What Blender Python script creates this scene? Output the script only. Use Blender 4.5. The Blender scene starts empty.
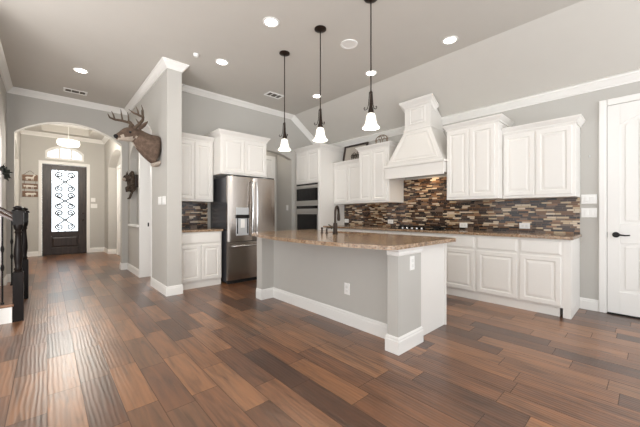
import bpy, bmesh, math, random
from mathutils import Vector, Matrix
random.seed(7)
sc = bpy.context.scene
COL = sc.collection
# ------------------------------------------------------------------ camera, world, exposure
TH = math.atan(273/300)
cd = bpy.data.cameras.new('camera'); cam = bpy.data.objects.new('camera', cd); COL.objects.link(cam)
cd.sensor_width = 36; cd.lens = 300/640*36; cd.clip_start = .05; cd.clip_end = 200
cam.location = (0, 0, 1.17); cam.rotation_euler = (math.pi/2, 0, -TH)
sc.camera = cam
vs = sc.view_settings
vs.view_transform = 'Standard'; vs.look = 'None'; vs.gamma = 1; vs.use_curve_mapping = False
vs.exposure = 0.66
W = bpy.data.worlds.new('sky'); sc.world = W; W.use_nodes = True
wn = W.node_tree; wn.nodes.clear()
wo = wn.nodes.new('ShaderNodeOutputWorld'); wb = wn.nodes.new('ShaderNodeBackground')
wt = wn.nodes.new('ShaderNodeTexCoord'); wx = wn.nodes.new('ShaderNodeSeparateXYZ')
wm = wn.nodes.new('ShaderNodeMapRange')           # sky is brighter on the street side (+Y)
wm.inputs['From Min'].default_value = 0.3; wm.inputs['From Max'].default_value = 1.0
wm.inputs['To Min'].default_value = 1.3; wm.inputs['To Max'].default_value = 4.2
wn.links.new(wt.outputs['Generated'], wx.inputs[0]); wn.links.new(wx.outputs['Y'], wm.inputs['Value'])
wb.inputs['Color'].default_value = (.95, .977, 1.0, 1)
wg = wn.nodes.new('ShaderNodeMapRange')           # glow added below the horizon to brighten the ceiling
wg.inputs['From Min'].default_value = 0.0; wg.inputs['From Max'].default_value = -.12
wg.inputs['To Min'].default_value = 0; wg.inputs['To Max'].default_value = .9
wa = wn.nodes.new('ShaderNodeMath'); wa.operation = 'ADD'
wn.links.new(wx.outputs['Z'], wg.inputs['Value']); wn.links.new(wm.outputs[0], wa.inputs[0]); wn.links.new(wg.outputs[0], wa.inputs[1])
wn.links.new(wa.outputs[0], wb.inputs['Strength']); wn.links.new(wb.outputs[0], wo.inputs[0])
for loc_, dir_, pw_ in (((-1.0, .2, .95), (.3, .3, 1), 34), ((-1.35, 2.7, .95), (.0, .95, .55), 48)):   # added out-of-view fill lights that brighten the ceiling and the arch wall
    fa_ = bpy.data.lights.new('bounce_fill', 'AREA'); fa_.energy = pw_; fa_.size = 1.1; fa_.color = (1, .98, .96)
    fo_ = bpy.data.objects.new('bounce_fill', fa_); COL.objects.link(fo_); fo_.location = loc_
    fo_.rotation_euler = Vector(dir_).to_track_quat('-Z', 'Y').to_euler()
CAN_W = 1.4; PEND_W = 3; FOYER_W = 66; HOOD_W = 1.3

# ------------------------------------------------------------------ material helpers
def L(r, g, b):
    f = lambda v: (v/255/12.92) if v/255 <= .04045 else ((v/255+.055)/1.055)**2.4
    return (f(r), f(g), f(b), 1)
def mat(name):
    m = bpy.data.materials.new(name); m.use_nodes = True
    nt = m.node_tree; return m, nt, nt.nodes['Principled BSDF']
def N(nt, t, **k):
    n = nt.nodes.new('ShaderNode'+t)
    for a, v in k.items(): setattr(n, a, v)
    return n
def M(nt, op, a, b=None, c=None):
    n = N(nt, 'Math', operation=op)
    for i, v in enumerate((a, b, c)):
        if v is None: continue
        if isinstance(v, (int, float)): n.inputs[i].default_value = v
        else: nt.links.new(v, n.inputs[i])
    return n.outputs[0]
def simple(name, col, rough=.5, metal=0, noise=.04, scale=40, bump=0, spec=.5):
    m, nt, p = mat(name)
    tc = N(nt, 'TexCoord'); no = N(nt, 'TexNoise'); no.inputs['Scale'].default_value = scale
    nt.links.new(tc.outputs['Object'], no.inputs['Vector'])
    mx = N(nt, 'MixRGB', blend_type='MIX'); mx.inputs[1].default_value = [c*(1-noise) for c in col[:3]]+[1]
    mx.inputs[2].default_value = [min(1, c*(1+noise)) for c in col[:3]]+[1]
    nt.links.new(no.outputs[0], mx.inputs[0]); nt.links.new(mx.outputs[0], p.inputs['Base Color'])
    p.inputs['Roughness'].default_value = rough; p.inputs['Metallic'].default_value = metal
    p.inputs['Specular IOR Level'].default_value = spec
    if bump:
        b = N(nt, 'Bump'); b.inputs['Strength'].default_value = bump; b.inputs['Distance'].default_value = .003
        nt.links.new(no.outputs[0], b.inputs['Height']); nt.links.new(b.outputs[0], p.inputs['Normal'])
    return m
def emit(name, col, s):
    m, nt, p = mat(name); p.inputs['Base Color'].default_value = col
    p.inputs['Emission Color'].default_value = col; p.inputs['Emission Strength'].default_value = s
    p.inputs['Roughness'].default_value = .4
    no = N(nt, 'TexNoise'); no.inputs['Scale'].default_value = 20
    rm = N(nt, 'MapRange'); rm.inputs['To Min'].default_value = s*.95; rm.inputs['To Max'].default_value = s*1.05
    nt.links.new(no.outputs[0], rm.inputs[0]); nt.links.new(rm.outputs[0], p.inputs['Emission Strength'])
    return m
def ramp(nt, fac, stops, const=False):
    r = N(nt, 'ValToRGB'); e = r.color_ramp.elements
    if const: r.color_ramp.interpolation = 'CONSTANT'
    while len(e) < len(stops): e.new(.5)
    for i, (p_, c) in enumerate(stops): e[i].position = p_; e[i].color = c
    nt.links.new(fac, r.inputs[0]); return r.outputs[0]
def wnoise(nt, a, b=None, off=0):
    c = N(nt, 'CombineXYZ')
    nt.links.new(a, c.inputs[0])
    if b is not None: nt.links.new(b, c.inputs[1])
    c.inputs[2].default_value = off
    w = N(nt, 'TexWhiteNoise', noise_dimensions='3D'); nt.links.new(c.outputs[0], w.inputs[0]); return w.outputs[0]

def floor_material():
    m, nt, p = mat('wood_look_plank_floor')
    g = N(nt, 'NewGeometry'); s = N(nt, 'SeparateXYZ'); nt.links.new(g.outputs['Position'], s.inputs[0])
    x, y = s.outputs['X'], s.outputs['Y']
    xr = M(nt, 'DIVIDE', x, .172); row = M(nt, 'FLOOR', xr); xf = M(nt, 'FRACT', xr)
    yr = M(nt, 'ADD', M(nt, 'DIVIDE', y, .66), M(nt, 'MULTIPLY', wnoise(nt, row), 5.0))
    colr = M(nt, 'FLOOR', yr); yf = M(nt, 'FRACT', yr)
    tone = wnoise(nt, row, colr)
    base = ramp(nt, tone, [(0, L(70, 44, 30)), (.25, L(97, 63, 42)), (.5, L(120, 80, 53)), (.78, L(144, 100, 67)), (1, L(106, 74, 52))])
    # grain: stretched along the plank, shifted from plank to plank
    cv = N(nt, 'CombineXYZ'); nt.links.new(M(nt, 'MULTIPLY', x, 22), cv.inputs[0]); nt.links.new(M(nt, 'MULTIPLY', y, 2.2), cv.inputs[1])
    nt.links.new(M(nt, 'MULTIPLY', tone, 40), cv.inputs[2])
    gn = N(nt, 'TexNoise'); gn.inputs['Scale'].default_value = 1; gn.inputs['Detail'].default_value = 6; gn.inputs['Distortion'].default_value = .8
    nt.links.new(cv.outputs[0], gn.inputs[0])
    gr = ramp(nt, gn.outputs[0], [(.28, (.5, .47, .45, 1)), (.48, (1, 1, 1, 1)), (.72, (1.45, 1.4, 1.32, 1))])
    mul = N(nt, 'MixRGB', blend_type='MULTIPLY'); mul.inputs[0].default_value = 1
    nt.links.new(base, mul.inputs[1]); nt.links.new(gr, mul.inputs[2])
    ex = M(nt, 'LESS_THAN', M(nt, 'MINIMUM', xf, M(nt, 'SUBTRACT', 1, xf)), .014)
    ey = M(nt, 'LESS_THAN', M(nt, 'MINIMUM', yf, M(nt, 'SUBTRACT', 1, yf)), .004)
    gap = M(nt, 'MAXIMUM', ex, ey)
    mg = N(nt, 'MixRGB'); nt.links.new(M(nt, 'MULTIPLY', gap, .6), mg.inputs[0]); nt.links.new(mul.outputs[0], mg.inputs[1]); mg.inputs[2].default_value = L(52, 36, 28)
    nt.links.new(mg.outputs[0], p.inputs['Base Color'])
    # hand-scraped ripples
    cv2 = N(nt, 'CombineXYZ'); nt.links.new(M(nt, 'MULTIPLY', x, 3.6), cv2.inputs[0]); nt.links.new(M(nt, 'MULTIPLY', y, .55), cv2.inputs[1]); nt.links.new(M(nt, 'MULTIPLY', tone, 17), cv2.inputs[2])
    wv = N(nt, 'TexWave', wave_type='BANDS', bands_direction='X'); wv.inputs['Scale'].default_value = 3.4; wv.inputs['Distortion'].default_value = 4.5; wv.inputs['Detail'].default_value = 1.5; wv.inputs['Detail Scale'].default_value = 1.2
    nt.links.new(cv2.outputs[0], wv.inputs[0])
    hgt = M(nt, 'SUBTRACT', M(nt, 'ADD', M(nt, 'MULTIPLY', wv.outputs['Fac'], .5), M(nt, 'MULTIPLY', gn.outputs[0], .5)), M(nt, 'MULTIPLY', gap, 1.2))
    b = N(nt, 'Bump'); b.inputs['Strength'].default_value = .36; b.inputs['Distance'].default_value = .002
    nt.links.new(hgt, b.inputs['Height']); nt.links.new(b.outputs[0], p.inputs['Normal'])
    nt.links.new(M(nt, 'ADD', .26, M(nt, 'MULTIPLY', gn.outputs[0], .14)), p.inputs['Roughness'])
    p.inputs['Specular IOR Level'].default_value = .6
    p.inputs['Coat Weight'].default_value = .7; p.inputs['Coat Roughness'].default_value = .34
    nt.links.new(b.outputs[0], p.inputs['Coat Normal']); nt.links.new(M(nt, 'SUBTRACT', .5, M(nt, 'MULTIPLY', gap, .5)), p.inputs['Coat Weight'])
    return m
def mosaic_material(axis):
    m, nt, p = mat('mosaic_strip_tile_'+axis.lower())
    g = N(nt, 'NewGeometry'); s = N(nt, 'SeparateXYZ'); nt.links.new(g.outputs['Position'], s.inputs[0])
    u, z = s.outputs[axis], s.outputs['Z']
    zr = M(nt, 'DIVIDE', M(nt, 'SUBTRACT', z, .915), .0239); row = M(nt, 'FLOOR', zr); zf = M(nt, 'FRACT', zr)
    ur = M(nt, 'ADD', M(nt, 'DIVIDE', u, .20), M(nt, 'MULTIPLY', wnoise(nt, row, None, 3), 9))
    c1 = M(nt, 'FLOOR', ur); f1 = M(nt, 'FRACT', ur)
    cut = M(nt, 'ADD', .3, M(nt, 'MULTIPLY', wnoise(nt, row, c1, 8), .4))
    half = M(nt, 'GREATER_THAN', f1, cut)
    col = wnoise(nt, row, M(nt, 'ADD', M(nt, 'MULTIPLY', c1, 2), half), 5)
    c = ramp(nt, col, [(0, L(28, 21, 19)), (.19, L(56, 40, 32)), (.35, L(108, 76, 50)), (.47, L(140, 104, 74)), (.57, L(188, 166, 136)), (.68, L(108, 90, 76)), (.79, L(208, 190, 166)), (.90, L(66, 48, 38))], True)
    e = M(nt, 'MINIMUM', f1, M(nt, 'MINIMUM', M(nt, 'SUBTRACT', 1, f1), M(nt, 'ABSOLUTE', M(nt, 'SUBTRACT', f1, cut))))
    gap = M(nt, 'MAXIMUM', M(nt, 'LESS_THAN', e, .011), M(nt, 'LESS_THAN', M(nt, 'MINIMUM', zf, M(nt, 'SUBTRACT', 1, zf)), .05))
    mg = N(nt, 'MixRGB'); nt.links.new(gap, mg.inputs[0]); nt.links.new(c, mg.inputs[1]); mg.inputs[2].default_value = L(120, 100, 84)
    nt.links.new(mg.outputs[0], p.inputs['Base Color'])
    nt.links.new(M(nt, 'ADD', .12, M(nt, 'MULTIPLY', gap, .5)), p.inputs['Roughness'])
    b = N(nt, 'Bump', invert=True); b.inputs['Strength'].default_value = .4; b.inputs['Distance'].default_value = .002
    nt.links.new(gap, b.inputs['Height']); nt.links.new(b.outputs[0], p.inputs['Normal'])
    return m
def granite_material():
    m, nt, p = mat('brown_granite')
    tc = N(nt, 'TexCoord')
    n1 = N(nt, 'TexNoise'); n1.inputs['Scale'].default_value = 26; n1.inputs['Detail'].default_value = 5; n1.inputs['Roughness'].default_value = .7
    n2 = N(nt, 'TexVoronoi'); n2.inputs['Scale'].default_value = 60
    n3 = N(nt, 'TexNoise'); n3.inputs['Scale'].default_value = 6; n3.inputs['Detail'].default_value = 3
    for n in (n1, n2, n3): nt.links.new(tc.outputs['Object'], n.inputs['Vector'])
    c = ramp(nt, n1.outputs[0], [(.3, L(40, 31, 26)), (.43, L(92, 70, 52)), (.52, L(156, 122, 90)), (.60, L(186, 160, 132)), (.70, L(84, 68, 57))])
    c2 = ramp(nt, n2.outputs['Distance'], [(.1, L(42, 33, 30)), (.34, L(136, 106, 80)), (.7, L(190, 168, 144))])
    mx = N(nt, 'MixRGB'); nt.links.new(n3.outputs[0], mx.inputs[0]); nt.links.new(c, mx.inputs[1]); nt.links.new(c2, mx.inputs[2])
    nt.links.new(mx.outputs[0], p.inputs['Base Color']); p.inputs['Roughness'].default_value = .14
    return m
def steel_material():
    m, nt, p = mat('brushed_stainless_steel')
    tc = N(nt, 'TexCoord'); mp = N(nt, 'Mapping'); mp.inputs['Scale'].default_value = (3, 3, 180)
    no = N(nt, 'TexNoise'); no.inputs['Scale'].default_value = 3; no.inputs['Detail'].default_value = 4
    nt.links.new(tc.outputs['Object'], mp.inputs[0]); nt.links.new(mp.outputs[0], no.inputs['Vector'])
    p.inputs['Base Color'].default_value = L(176, 168, 161); p.inputs['Metallic'].default_value = 1
    nt.links.new(M(nt, 'ADD', .16, M(nt, 'MULTIPLY', no.outputs[0], .16)), p.inputs['Roughness'])
    return m
def wood_material(name, a, b, scale=(8, 8, 1.0), rough=.4):
    m, nt, p = mat(name)
    tc = N(nt, 'TexCoord'); mp = N(nt, 'Mapping'); mp.inputs['Scale'].default_value = scale
    no = N(nt, 'TexNoise'); no.inputs['Scale'].default_value = 3; no.inputs['Detail'].default_value = 6; no.inputs['Distortion'].default_value = 1
    nt.links.new(tc.outputs['Object'], mp.inputs[0]); nt.links.new(mp.outputs[0], no.inputs['Vector'])
    nt.links.new(ramp(nt, no.outputs[0], [(.3, a), (.7, b)]), p.inputs['Base Color']); p.inputs['Roughness'].default_value = rough
    return m
def glass_material():
    m, nt, p = mat('obscure_window_glass')
    out = nt.nodes['Material Output']; tr = N(nt, 'BsdfTransparent'); gl = N(nt, 'BsdfGlossy'); gl.inputs['Roughness'].default_value = .03
    tr.inputs[0].default_value = (.60, .62, .63, 1)
    fr = N(nt, 'Fresnel'); mx = N(nt, 'MixShader')
    no = N(nt, 'TexNoise'); no.inputs['Scale'].default_value = 30; b = N(nt, 'Bump'); b.inputs['Strength'].default_value = .02
    nt.links.new(no.outputs[0], b.inputs['Height']); nt.links.new(b.outputs[0], gl.inputs['Normal'])
    nt.links.new(fr.outputs[0], mx.inputs[0]); nt.links.new(tr.outputs[0], mx.inputs[1]); nt.links.new(gl.outputs[0], mx.inputs[2])
    nt.links.new(mx.outputs[0], out.inputs[0]); return m
def fur_material(name, stops, scale=9):
    m, nt, p = mat(name)
    tc = N(nt, 'TexCoord'); no = N(nt, 'TexNoise'); no.inputs['Scale'].default_value = scale; no.inputs['Detail'].default_value = 8; no.inputs['Roughness'].default_value = .75
    nt.links.new(tc.outputs['Object'], no.inputs['Vector'])
    nt.links.new(ramp(nt, no.outputs[0], stops), p.inputs['Base Color']); p.inputs['Roughness'].default_value = .9
    b = N(nt, 'Bump'); b.inputs['Strength'].default_value = .6; b.inputs['Distance'].default_value = .01
    n2 = N(nt, 'TexNoise'); n2.inputs['Scale'].default_value = 160; nt.links.new(tc.outputs['Object'], n2.inputs['Vector'])
    nt.links.new(n2.outputs[0], b.inputs['Height']); nt.links.new(b.outputs[0], p.inputs['Normal'])
    return m

WALL = simple('greige_wall_paint', L(190, 187, 181), .75, noise=.015, scale=6)
CEIL = simple('greige_ceiling_paint', L(203, 199, 192), .85, noise=.02, scale=5)
TRIM = simple('white_trim_paint', L(236, 234, 230), .4, noise=.01)
CAB = simple('white_cabinet_paint', L(234, 231, 226), .38, noise=.012)
FLOOR = floor_material(); MOSY = mosaic_material('Y'); MOSX = mosaic_material('X')
GRAN = granite_material(); STEEL = steel_material()
DSTEEL = simple('dark_grey_appliance_side', L(98, 98, 102), .25, .6)
BLK = simple('black_metal', L(26, 24, 23), .4, .5)
BLKGL = simple('black_glass', L(18, 18, 20), .06)
BRONZE = simple('oil_rubbed_bronze', L(58, 48, 42), .35, .8)
CHROME = simple('polished_chrome', L(205, 205, 205), .12, 1)
DWOOD = wood_material('dark_stained_wood', L(34, 25, 22), L(58, 43, 36))
BWOOD = wood_material('black_stained_wood', L(14, 11, 10), L(27, 21, 19), rough=.4)
BWOOD.node_tree.nodes['Principled BSDF'].inputs['Specular IOR Level'].default_value = .15
TREAD = wood_material('brown_tread_wood', L(104, 72, 52), L(140, 104, 80), (1, 8, 8))
SIGNW = wood_material('weathered_sign_wood', L(104, 78, 62), L(150, 122, 104), (1, 6, 10), .8)
PLASTIC = simple('white_plastic', L(240, 239, 236), .35, noise=.01)
DARK = simple('dark_recess', L(30, 28, 27), .8)
GLASS = glass_material()
CANE = emit('lit_can_lens', (1, .93, .82, 1), 9)
SHADE = emit('lit_white_shade', (1, .95, .88, 1), .5)
FOYE = emit('lit_foyer_diffuser', (1, .93, .82, 1), 1.6)
LEAF = simple('dark_green_leaf', L(40, 46, 40), .5, noise=.3)
FROND = simple('pale_flower_petal', L(205, 200, 196), .7, noise=.05)
FUR = fur_material('deer_brown_fur', [(.3, L(66, 52, 43)), (.5, L(96, 78, 65)), (.7, L(126, 106, 92))])
FURW = fur_material('white_throat_fur', [(.3, L(158, 144, 130)), (.7, L(196, 184, 170))])
HORN = simple('antler_bone', L(88, 72, 58), .6, noise=.3, scale=25)
SPOT = fur_material('spotted_fur', [(.40, L(34, 28, 25)), (.48, L(88, 72, 58)), (.56, L(44, 36, 32)), (.66, L(168, 152, 134))], 26)
WICK = simple('bronze_wire', L(140, 122, 104), .45, .6)
CANVAS = simple('frame_backing_paper', L(176, 168, 158), .8)

# ------------------------------------------------------------------ mesh helpers
OFF = {}
def obj(name, bm, m, parent=None, kind=None, bevel=0, smooth=False, loc=None):
    """link a bmesh given in world coordinates as one object; parent shifts it to the parent's origin"""
    off = OFF.get(parent, Vector()) if parent else Vector(loc or (0, 0, 0))
    bmesh.ops.recalc_face_normals(bm, faces=bm.faces)
    if off.length: bmesh.ops.translate(bm, verts=bm.verts, vec=-off)
    me = bpy.data.meshes.new(name); bm.to_mesh(me); bm.free()
    if smooth:
        for p in me.polygons: p.use_smooth = True
        me.set_sharp_from_angle(angle=math.radians(38))
    me.materials.append(m)
    o = bpy.data.objects.new(name, me); COL.objects.link(o)
    if parent: o.parent = parent
    else: o.location = off
    OFF[o] = off.copy()
    if kind: o['kind'] = kind
    if bevel:
        b = o.modifiers.new('bevel', 'BEVEL'); b.width = bevel; b.segments = 2; b.limit_method = 'ANGLE'; b.angle_limit = math.radians(50)
    return o
def tag(o, label, cat, group=None):
    o['label'] = label; o['category'] = cat
    if group: o['group'] = group
    return o
def thing(name, label, cat, loc, group=None):
    o = bpy.data.objects.new(name, None); COL.objects.link(o); o.empty_display_size = .1
    o.location = loc; OFF[o] = Vector(loc); return tag(o, label, cat, group)
def B(): return bmesh.new()
def box(bm, x0, x1, y0, y1, z0, z1):
    v = [bm.verts.new((x, y, z)) for x in (x0, x1) for y in (y0, y1) for z in (z0, z1)]
    for f in ((0, 1, 3, 2), (4, 6, 7, 5), (0, 4, 5, 1), (2, 3, 7, 6), (0, 2, 6, 4), (1, 5, 7, 3)): bm.faces.new([v[i] for i in f])
    return bm
def bx(*a): return box(B(), *a)
def prism(bm, pts, f, a, b):
    """pts 2D outline; f(p, q, n) -> xyz; extruded n from a to b"""
    A = [bm.verts.new(f(p, q, a)) for p, q in pts]; C = [bm.verts.new(f(p, q, b)) for p, q in pts]
    bm.faces.new(A); bm.faces.new(C[::-1])
    for i in range(len(pts)):
        j = (i+1) % len(pts); bm.faces.new((A[i], A[j], C[j], C[i]))
    return bm
XZ = lambda p, q, n: (p, n, q)
YZ = lambda p, q, n: (n, p, q)
XY = lambda p, q, n: (p, q, n)
def arc(a0, a1, zs, za, n=16):
    """segmental arch points from a0 to a1, spring zs, apex za"""
    h = za-zs; w = abs(a1-a0)/2; R = (w*w+h*h)/(2*h); cx = (a0+a1)/2; cz = za-R; t = math.asin(min(1, w/R))
    s = 1 if a1 > a0 else -1
    return [(cx+s*R*math.sin(-t+2*t*i/n), cz+R*math.cos(-t+2*t*i/n)) for i in range(n+1)]
def loft(bm, rings, closed=True, cap=True):
    V = [[bm.verts.new(p) for p in r] for r in rings]
    for a, b in zip(V, V[1:]):
        n = len(a)
        for i in range(n if closed else n-1): bm.faces.new((a[i], a[(i+1) % n], b[(i+1) % n], b[i]))
    if cap:
        bm.faces.new(V[0][::-1]); bm.faces.new(V[-1])
    return bm
def lathe(bm, prof, c=(0, 0, 0), n=20, cap=True):
    return loft(bm, [[(c[0]+r*math.cos(2*math.pi*i/n), c[1]+r*math.sin(2*math.pi*i/n), c[2]+z) for i in range(n)] for r, z in prof], cap=cap)
def tube(bm, pts, r, n=8):
    pts = [Vector(p) for p in pts]; rings = []; up = None
    for i, p in enumerate(pts):
        d = (pts[min(i+1, len(pts)-1)]-pts[max(i-1, 0)]).normalized()
        if up is None: up = d.orthogonal().normalized()
        else:
            up = up-d*up.dot(d); up = up.normalized() if up.length > 1e-5 else d.orthogonal().normalized()
        w = d.cross(up); rr = r[i] if isinstance(r, (list, tuple)) else r
        rings.append([p+(up*math.cos(2*math.pi*k/n)+w*math.sin(2*math.pi*k/n))*rr for k in range(n)])
    return loft(bm, rings)
def ellips(bm, c, rx, ry, rz, n=14, m=9):
    bmesh.ops.create_uvsphere(bm, u_segments=n, v_segments=m, radius=1, matrix=Matrix.Translation(c) @ Matrix.Diagonal((rx, ry, rz, 1)))
    return bm
def sweep(bm, path, prof, f, sign=1, closed=False):
    """path 2D, prof (p sideways, q along plane normal), f(a, b, q)"""
    P = [Vector((a, b)) for a, b in path]; n = len(P); rings = []
    for i in range(n):
        d0 = (P[i]-P[i-1]) if (i > 0 or closed) else (P[1]-P[0])
        d1 = (P[(i+1) % n]-P[i]) if (i < n-1 or closed) else (P[-1]-P[-2])
        d0.normalize(); d1.normalize()
        n0 = Vector((d0.y, -d0.x)); n1 = Vector((d1.y, -d1.x)); m = (n0+n1); m /= max(.2, m.length_squared/2)
        rings.append([f(P[i].x+m.x*p*sign, P[i].y+m.y*p*sign, q) for p, q in prof])
    if closed: rings.append(rings[0])
    return loft(bm, rings, cap=not closed)
CROWN = [(0, 0), (.08, 0), (.08, .016), (.068, .022), (.062, .034), (.05, .044), (.03, .066), (.022, .082), (.012, .086), (.012, .104), (0, .104)]
BASEP = [(0, 0), (.016, 0), (.016, .1), (.012, .108), (.012, .122), (.005, .135), (0, .135)]
def rings_panel(bm, F, u0, u1, v0, v1, rings):
    """rectangular relief: rings of (inset, height)"""
    return loft(bm, [[F(u0+i, v0+i, n), F(u1-i, v0+i, n), F(u1-i, v1-i, n), F(u0+i, v1-i, n)] for i, n in rings])
def door_front(F, u0, u1, v0, v1, t=.02, fw=.052):
    return rings_panel(B(), F, u0, u1, v0, v1, [(0, 0), (0, t-.004), (.004, t), (fw-.006, t), (fw, t-.003), (fw+.004, t-.010), (fw+.012, t-.010), (fw+.036, t-.002), (fw+.04, t-.002)])
def drawer_front(F, u0, u1, v0, v1, t=.02):
    return rings_panel(B(), F, u0, u1, v0, v1, [(0, 0), (0, t-.009), (.004, t-.006), (.012, t-.004), (.016, t)])
def facing_x(front): return lambda u, v, n: (front-n, u, v)      # faces the hall (-X); u = Y
def facing_y(front): return lambda u, v, n: (u, front-n, v)      # faces the camera (-Y); u = X

# ------------------------------------------------------------------ setting
XR, YF, HC, HL, XB = 4.88, 5.36, 3.335, 2.75, 4.03      # range wall, fridge wall, ceiling, low ceiling, break of slope
XD, XD2, YP = 1.258, 1.455, 4.6                        # hall wall faces and its end
YA = 7.38                                             # arch wall
YD = 11.3                                             # front door wall
S = 'structure'
obj('floor', bx(-3.7, XR+.2, -2.2, 11.9, -.05, 0), FLOOR, kind=S)
bm = prism(B(), [(-3.7, HC), (XB, HC), (XR+.2, HL-.2*.706), (XR+.2, HC+.12), (-3.7, HC+.12)], XZ, -2.2, YA+.1)
obj('ceiling', bm, CEIL, kind=S)
obj('wall_right', bx(XR, XR+.18, -2.2, YF+.2, 0, HL+.02), WALL, kind=S)
# fridge wall with the arched opening of the pantry niche
AX0, AX1 = 2.92, 4.025
pts = [(XD2, 0), (XD2, HC)] + [(XB, HC), (XR, HL), (XR, 0), (AX1, 0)] + arc(AX1, AX0, 2.36, 2.49) + [(AX0, 0)]
obj('wall_back', prism(B(), pts, XZ, YF, YF+.12), WALL, kind=S)
bm = bx(AX1, AX1+.06, YF+.12, 6.02, 0, 2.75); box(bm, AX0-.08, AX0-.02, YF+.12, 6.02, 0, 2.75); box(bm, AX0-.02, AX1, 5.93, 6.02, 0, 2.75); box(bm, AX0-.02, AX1, YF+.12, 5.93, 2.7, 2.75)
obj('wall_pantry', bm, WALL, kind=S)
Fp = facing_y(5.93)
dp = obj('door_4', rings_panel(B(), Fp, 3.12, 3.86, .01, 2.40, [(0, 0), (0, .02), (.1, .02), (.112, .012), (.13, .012), (.15, .018)]), TRIM, kind=S)
bm = B(); box(bm, 3.86, 3.96, 5.9, 5.93, 0, 2.5); box(bm, 3.02, 3.12, 5.9, 5.93, 0, 2.5); box(bm, 3.12, 3.86, 5.9, 5.93, 2.41, 2.5)
obj('casing', bm, TRIM, dp, bevel=.006)
pl_ = bpy.data.lights.new('pantry_fill', 'POINT'); pl_.energy = 2.2; pl_.shadow_soft_size = .1; pl_.color = (1, .93, .84)  # fill light added to brighten the niche, without a fixture
po_ = bpy.data.objects.new('pantry_fill', pl_); COL.objects.link(po_); po_.location = (3.45, 5.68, 2.6)
# hall wall with deer, arched doorway, niche
O0, O1 = 5.43, 6.28
bm = B()
NI0, NI1, NZ = 6.4, 7.16, .945
pts = [(YP, 0), (YP, HC), (YA, HC), (YA, NZ), (NI1, NZ)] + arc(NI1, NI0, 2.3, 2.5) + [(NI0, NZ), (NI0, 0), (O1, 0)] + arc(O1, O0, 2.5, 2.7) + [(O0, 0)]
prism(bm, pts, YZ, XD, XD2); box(bm, XD, XD2, NI0, YA, 0, NZ); box(bm, XD+.12, XD2, NI0, NI1, NZ, 2.52)
obj('wall_hall', bm, WALL, kind=S)
bm = B(); box(bm, XD-.035, XD+.12, NI0-.04, NI1+.04, NZ-.03, NZ+.012)
obj('trim_1', bm, TRIM, kind=S, bevel=.008)                                  # niche sill
pts = [(O0-.002, 0)] + [(O0-.002, 0)][:0] + arc(O0, O1, 2.5, 2.7) + [(O1, 0)]
inner = arc(O1-.025, O0+.025, 2.49, 2.675)
bm = prism(B(), [(O0, 0)] + arc(O0, O1, 2.5, 2.7) + [(O1, 0), (O1-.025, 0)] + inner + [(O0+.025, 0)], YZ, XD-.012, XD2+.012)
d5 = obj('trim_2', bm, TRIM, kind=S)                                         # lined arched doorway
obj('wall_side_hall', bx(2.3, 2.4, 5.5, 7.4, 0, HC), WALL, kind=S)
bm = bx(1.378, 1.40, O1-.029, O1-.025, .93, 1.0); tag(obj('strike_plate', bm, BLK), 'small black strike plate on the white jamb of the hall doorway', 'strike plate')
# arch wall
AL, AR = -.42, 1.15
pts = [(-.70, 0), (-.70, HC), (XD2, HC), (XD2, 0), (AR, 0)] + arc(AR, AL, 2.59, 2.885, 24) + [(AL, 0)]
obj('wall_arch', prism(B(), pts, XZ, YA, YA+.16), WALL, kind=S)
# left hall wall and stairwell opening
YL = 6.5
pts = [(YL, 0), (YL, 2.3)] + [(y, z) for y, z in arc(YL, 4.5, 2.3, 2.75)][1:] + [(4.5, 0), (4.3, 0), (4.3, HC), (YA, HC), (YA, 0)]
obj('wall_left', prism(B(), pts, YZ, -.66, -.51), WALL, kind=S)
bm = prism(B(), [(YL, 0)] + arc(YL, 4.5, 2.3, 2.75) + [(4.5, 0), (4.52, 0)] + arc(4.52, YL-.02, 2.29, 2.73) + [(YL-.02, 0)], YZ, -.67, -.502)
obj('trim_3', bm, TRIM, kind=S)
bm = bx(-3.6, -.66, YL, YL+.12, 0, HC); box(bm, -3.7, -3.6, 4.3, YL+.12, 0, HC)
obj('wall_stairwell', bm, WALL, kind=S)
# foyer
FX0, FX1, FH = -.52, 1.31, 3.40
obj('wall_front', prism(B(), [(-.9, 0), (-.10, 0), (-.10, 2.56), (.875, 2.56), (.875, 0), (2.2, 0), (2.2, 3.9), (-.9, 3.9), (-.9, 2.6)], XZ, YD, YD+.16) if False else B(), WALL, kind=S)
def front_wall():
    bm = B()
    box(bm, -1.2, -.10, YD, YD+.16, 0, 3.9); box(bm, .875, 2.3, YD, YD+.16, 0, 3.9); box(bm, -.10, .875, YD, YD+.16, 2.56, 2.70)
    pts = [(-.10, 2.70), (-.035, 2.70), (-.035, 2.92)] + arc(-.035, .81, 2.92, 3.10)[1:] + [(.81, 2.70), (.875, 2.70), (.875, 3.9), (-.10, 3.9)]
    prism(bm, pts, XZ, YD, YD+.16); return bm
bpy.data.objects.remove(bpy.data.objects['wall_front']); obj('wall_front', front_wall(), WALL, kind=S)
def foyer_side(x0, x1, xb, y0, y1):
    bm = B()
    prism(bm, [(YA+.16, 0), (YA+.16, 3.9), (YD, 3.9), (YD, 0), (y1, 0)] + arc(y1, y0, 2.5, 2.82) + [(y0, 0)], YZ, x0, x1)
    box(bm, min(xb, xb+(.06 if xb > 0 else -.06)), max(xb, xb+(.06 if xb > 0 else -.06)), y0-.1, y1+.1, 0, 3.0)
    return bm
obj('wall_foyer_right', foyer_side(FX1, FX1+.19, FX1+.19, 8.3, 10.5), WALL, kind=S)
obj('wall_foyer_left', foyer_side(FX0-.19, FX0, FX0-.19, 8.3, 10.5), WALL, kind=S)
Fd = facing_x(FX1+.19)
d3 = obj('door_3', rings_panel(B(), Fd, 9.1, 10.1, .01, 2.40, [(0, 0), (0, .02), (.11, .02), (.122, .012), (.14, .012), (.16, .018)]), TRIM, kind=S)
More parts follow.
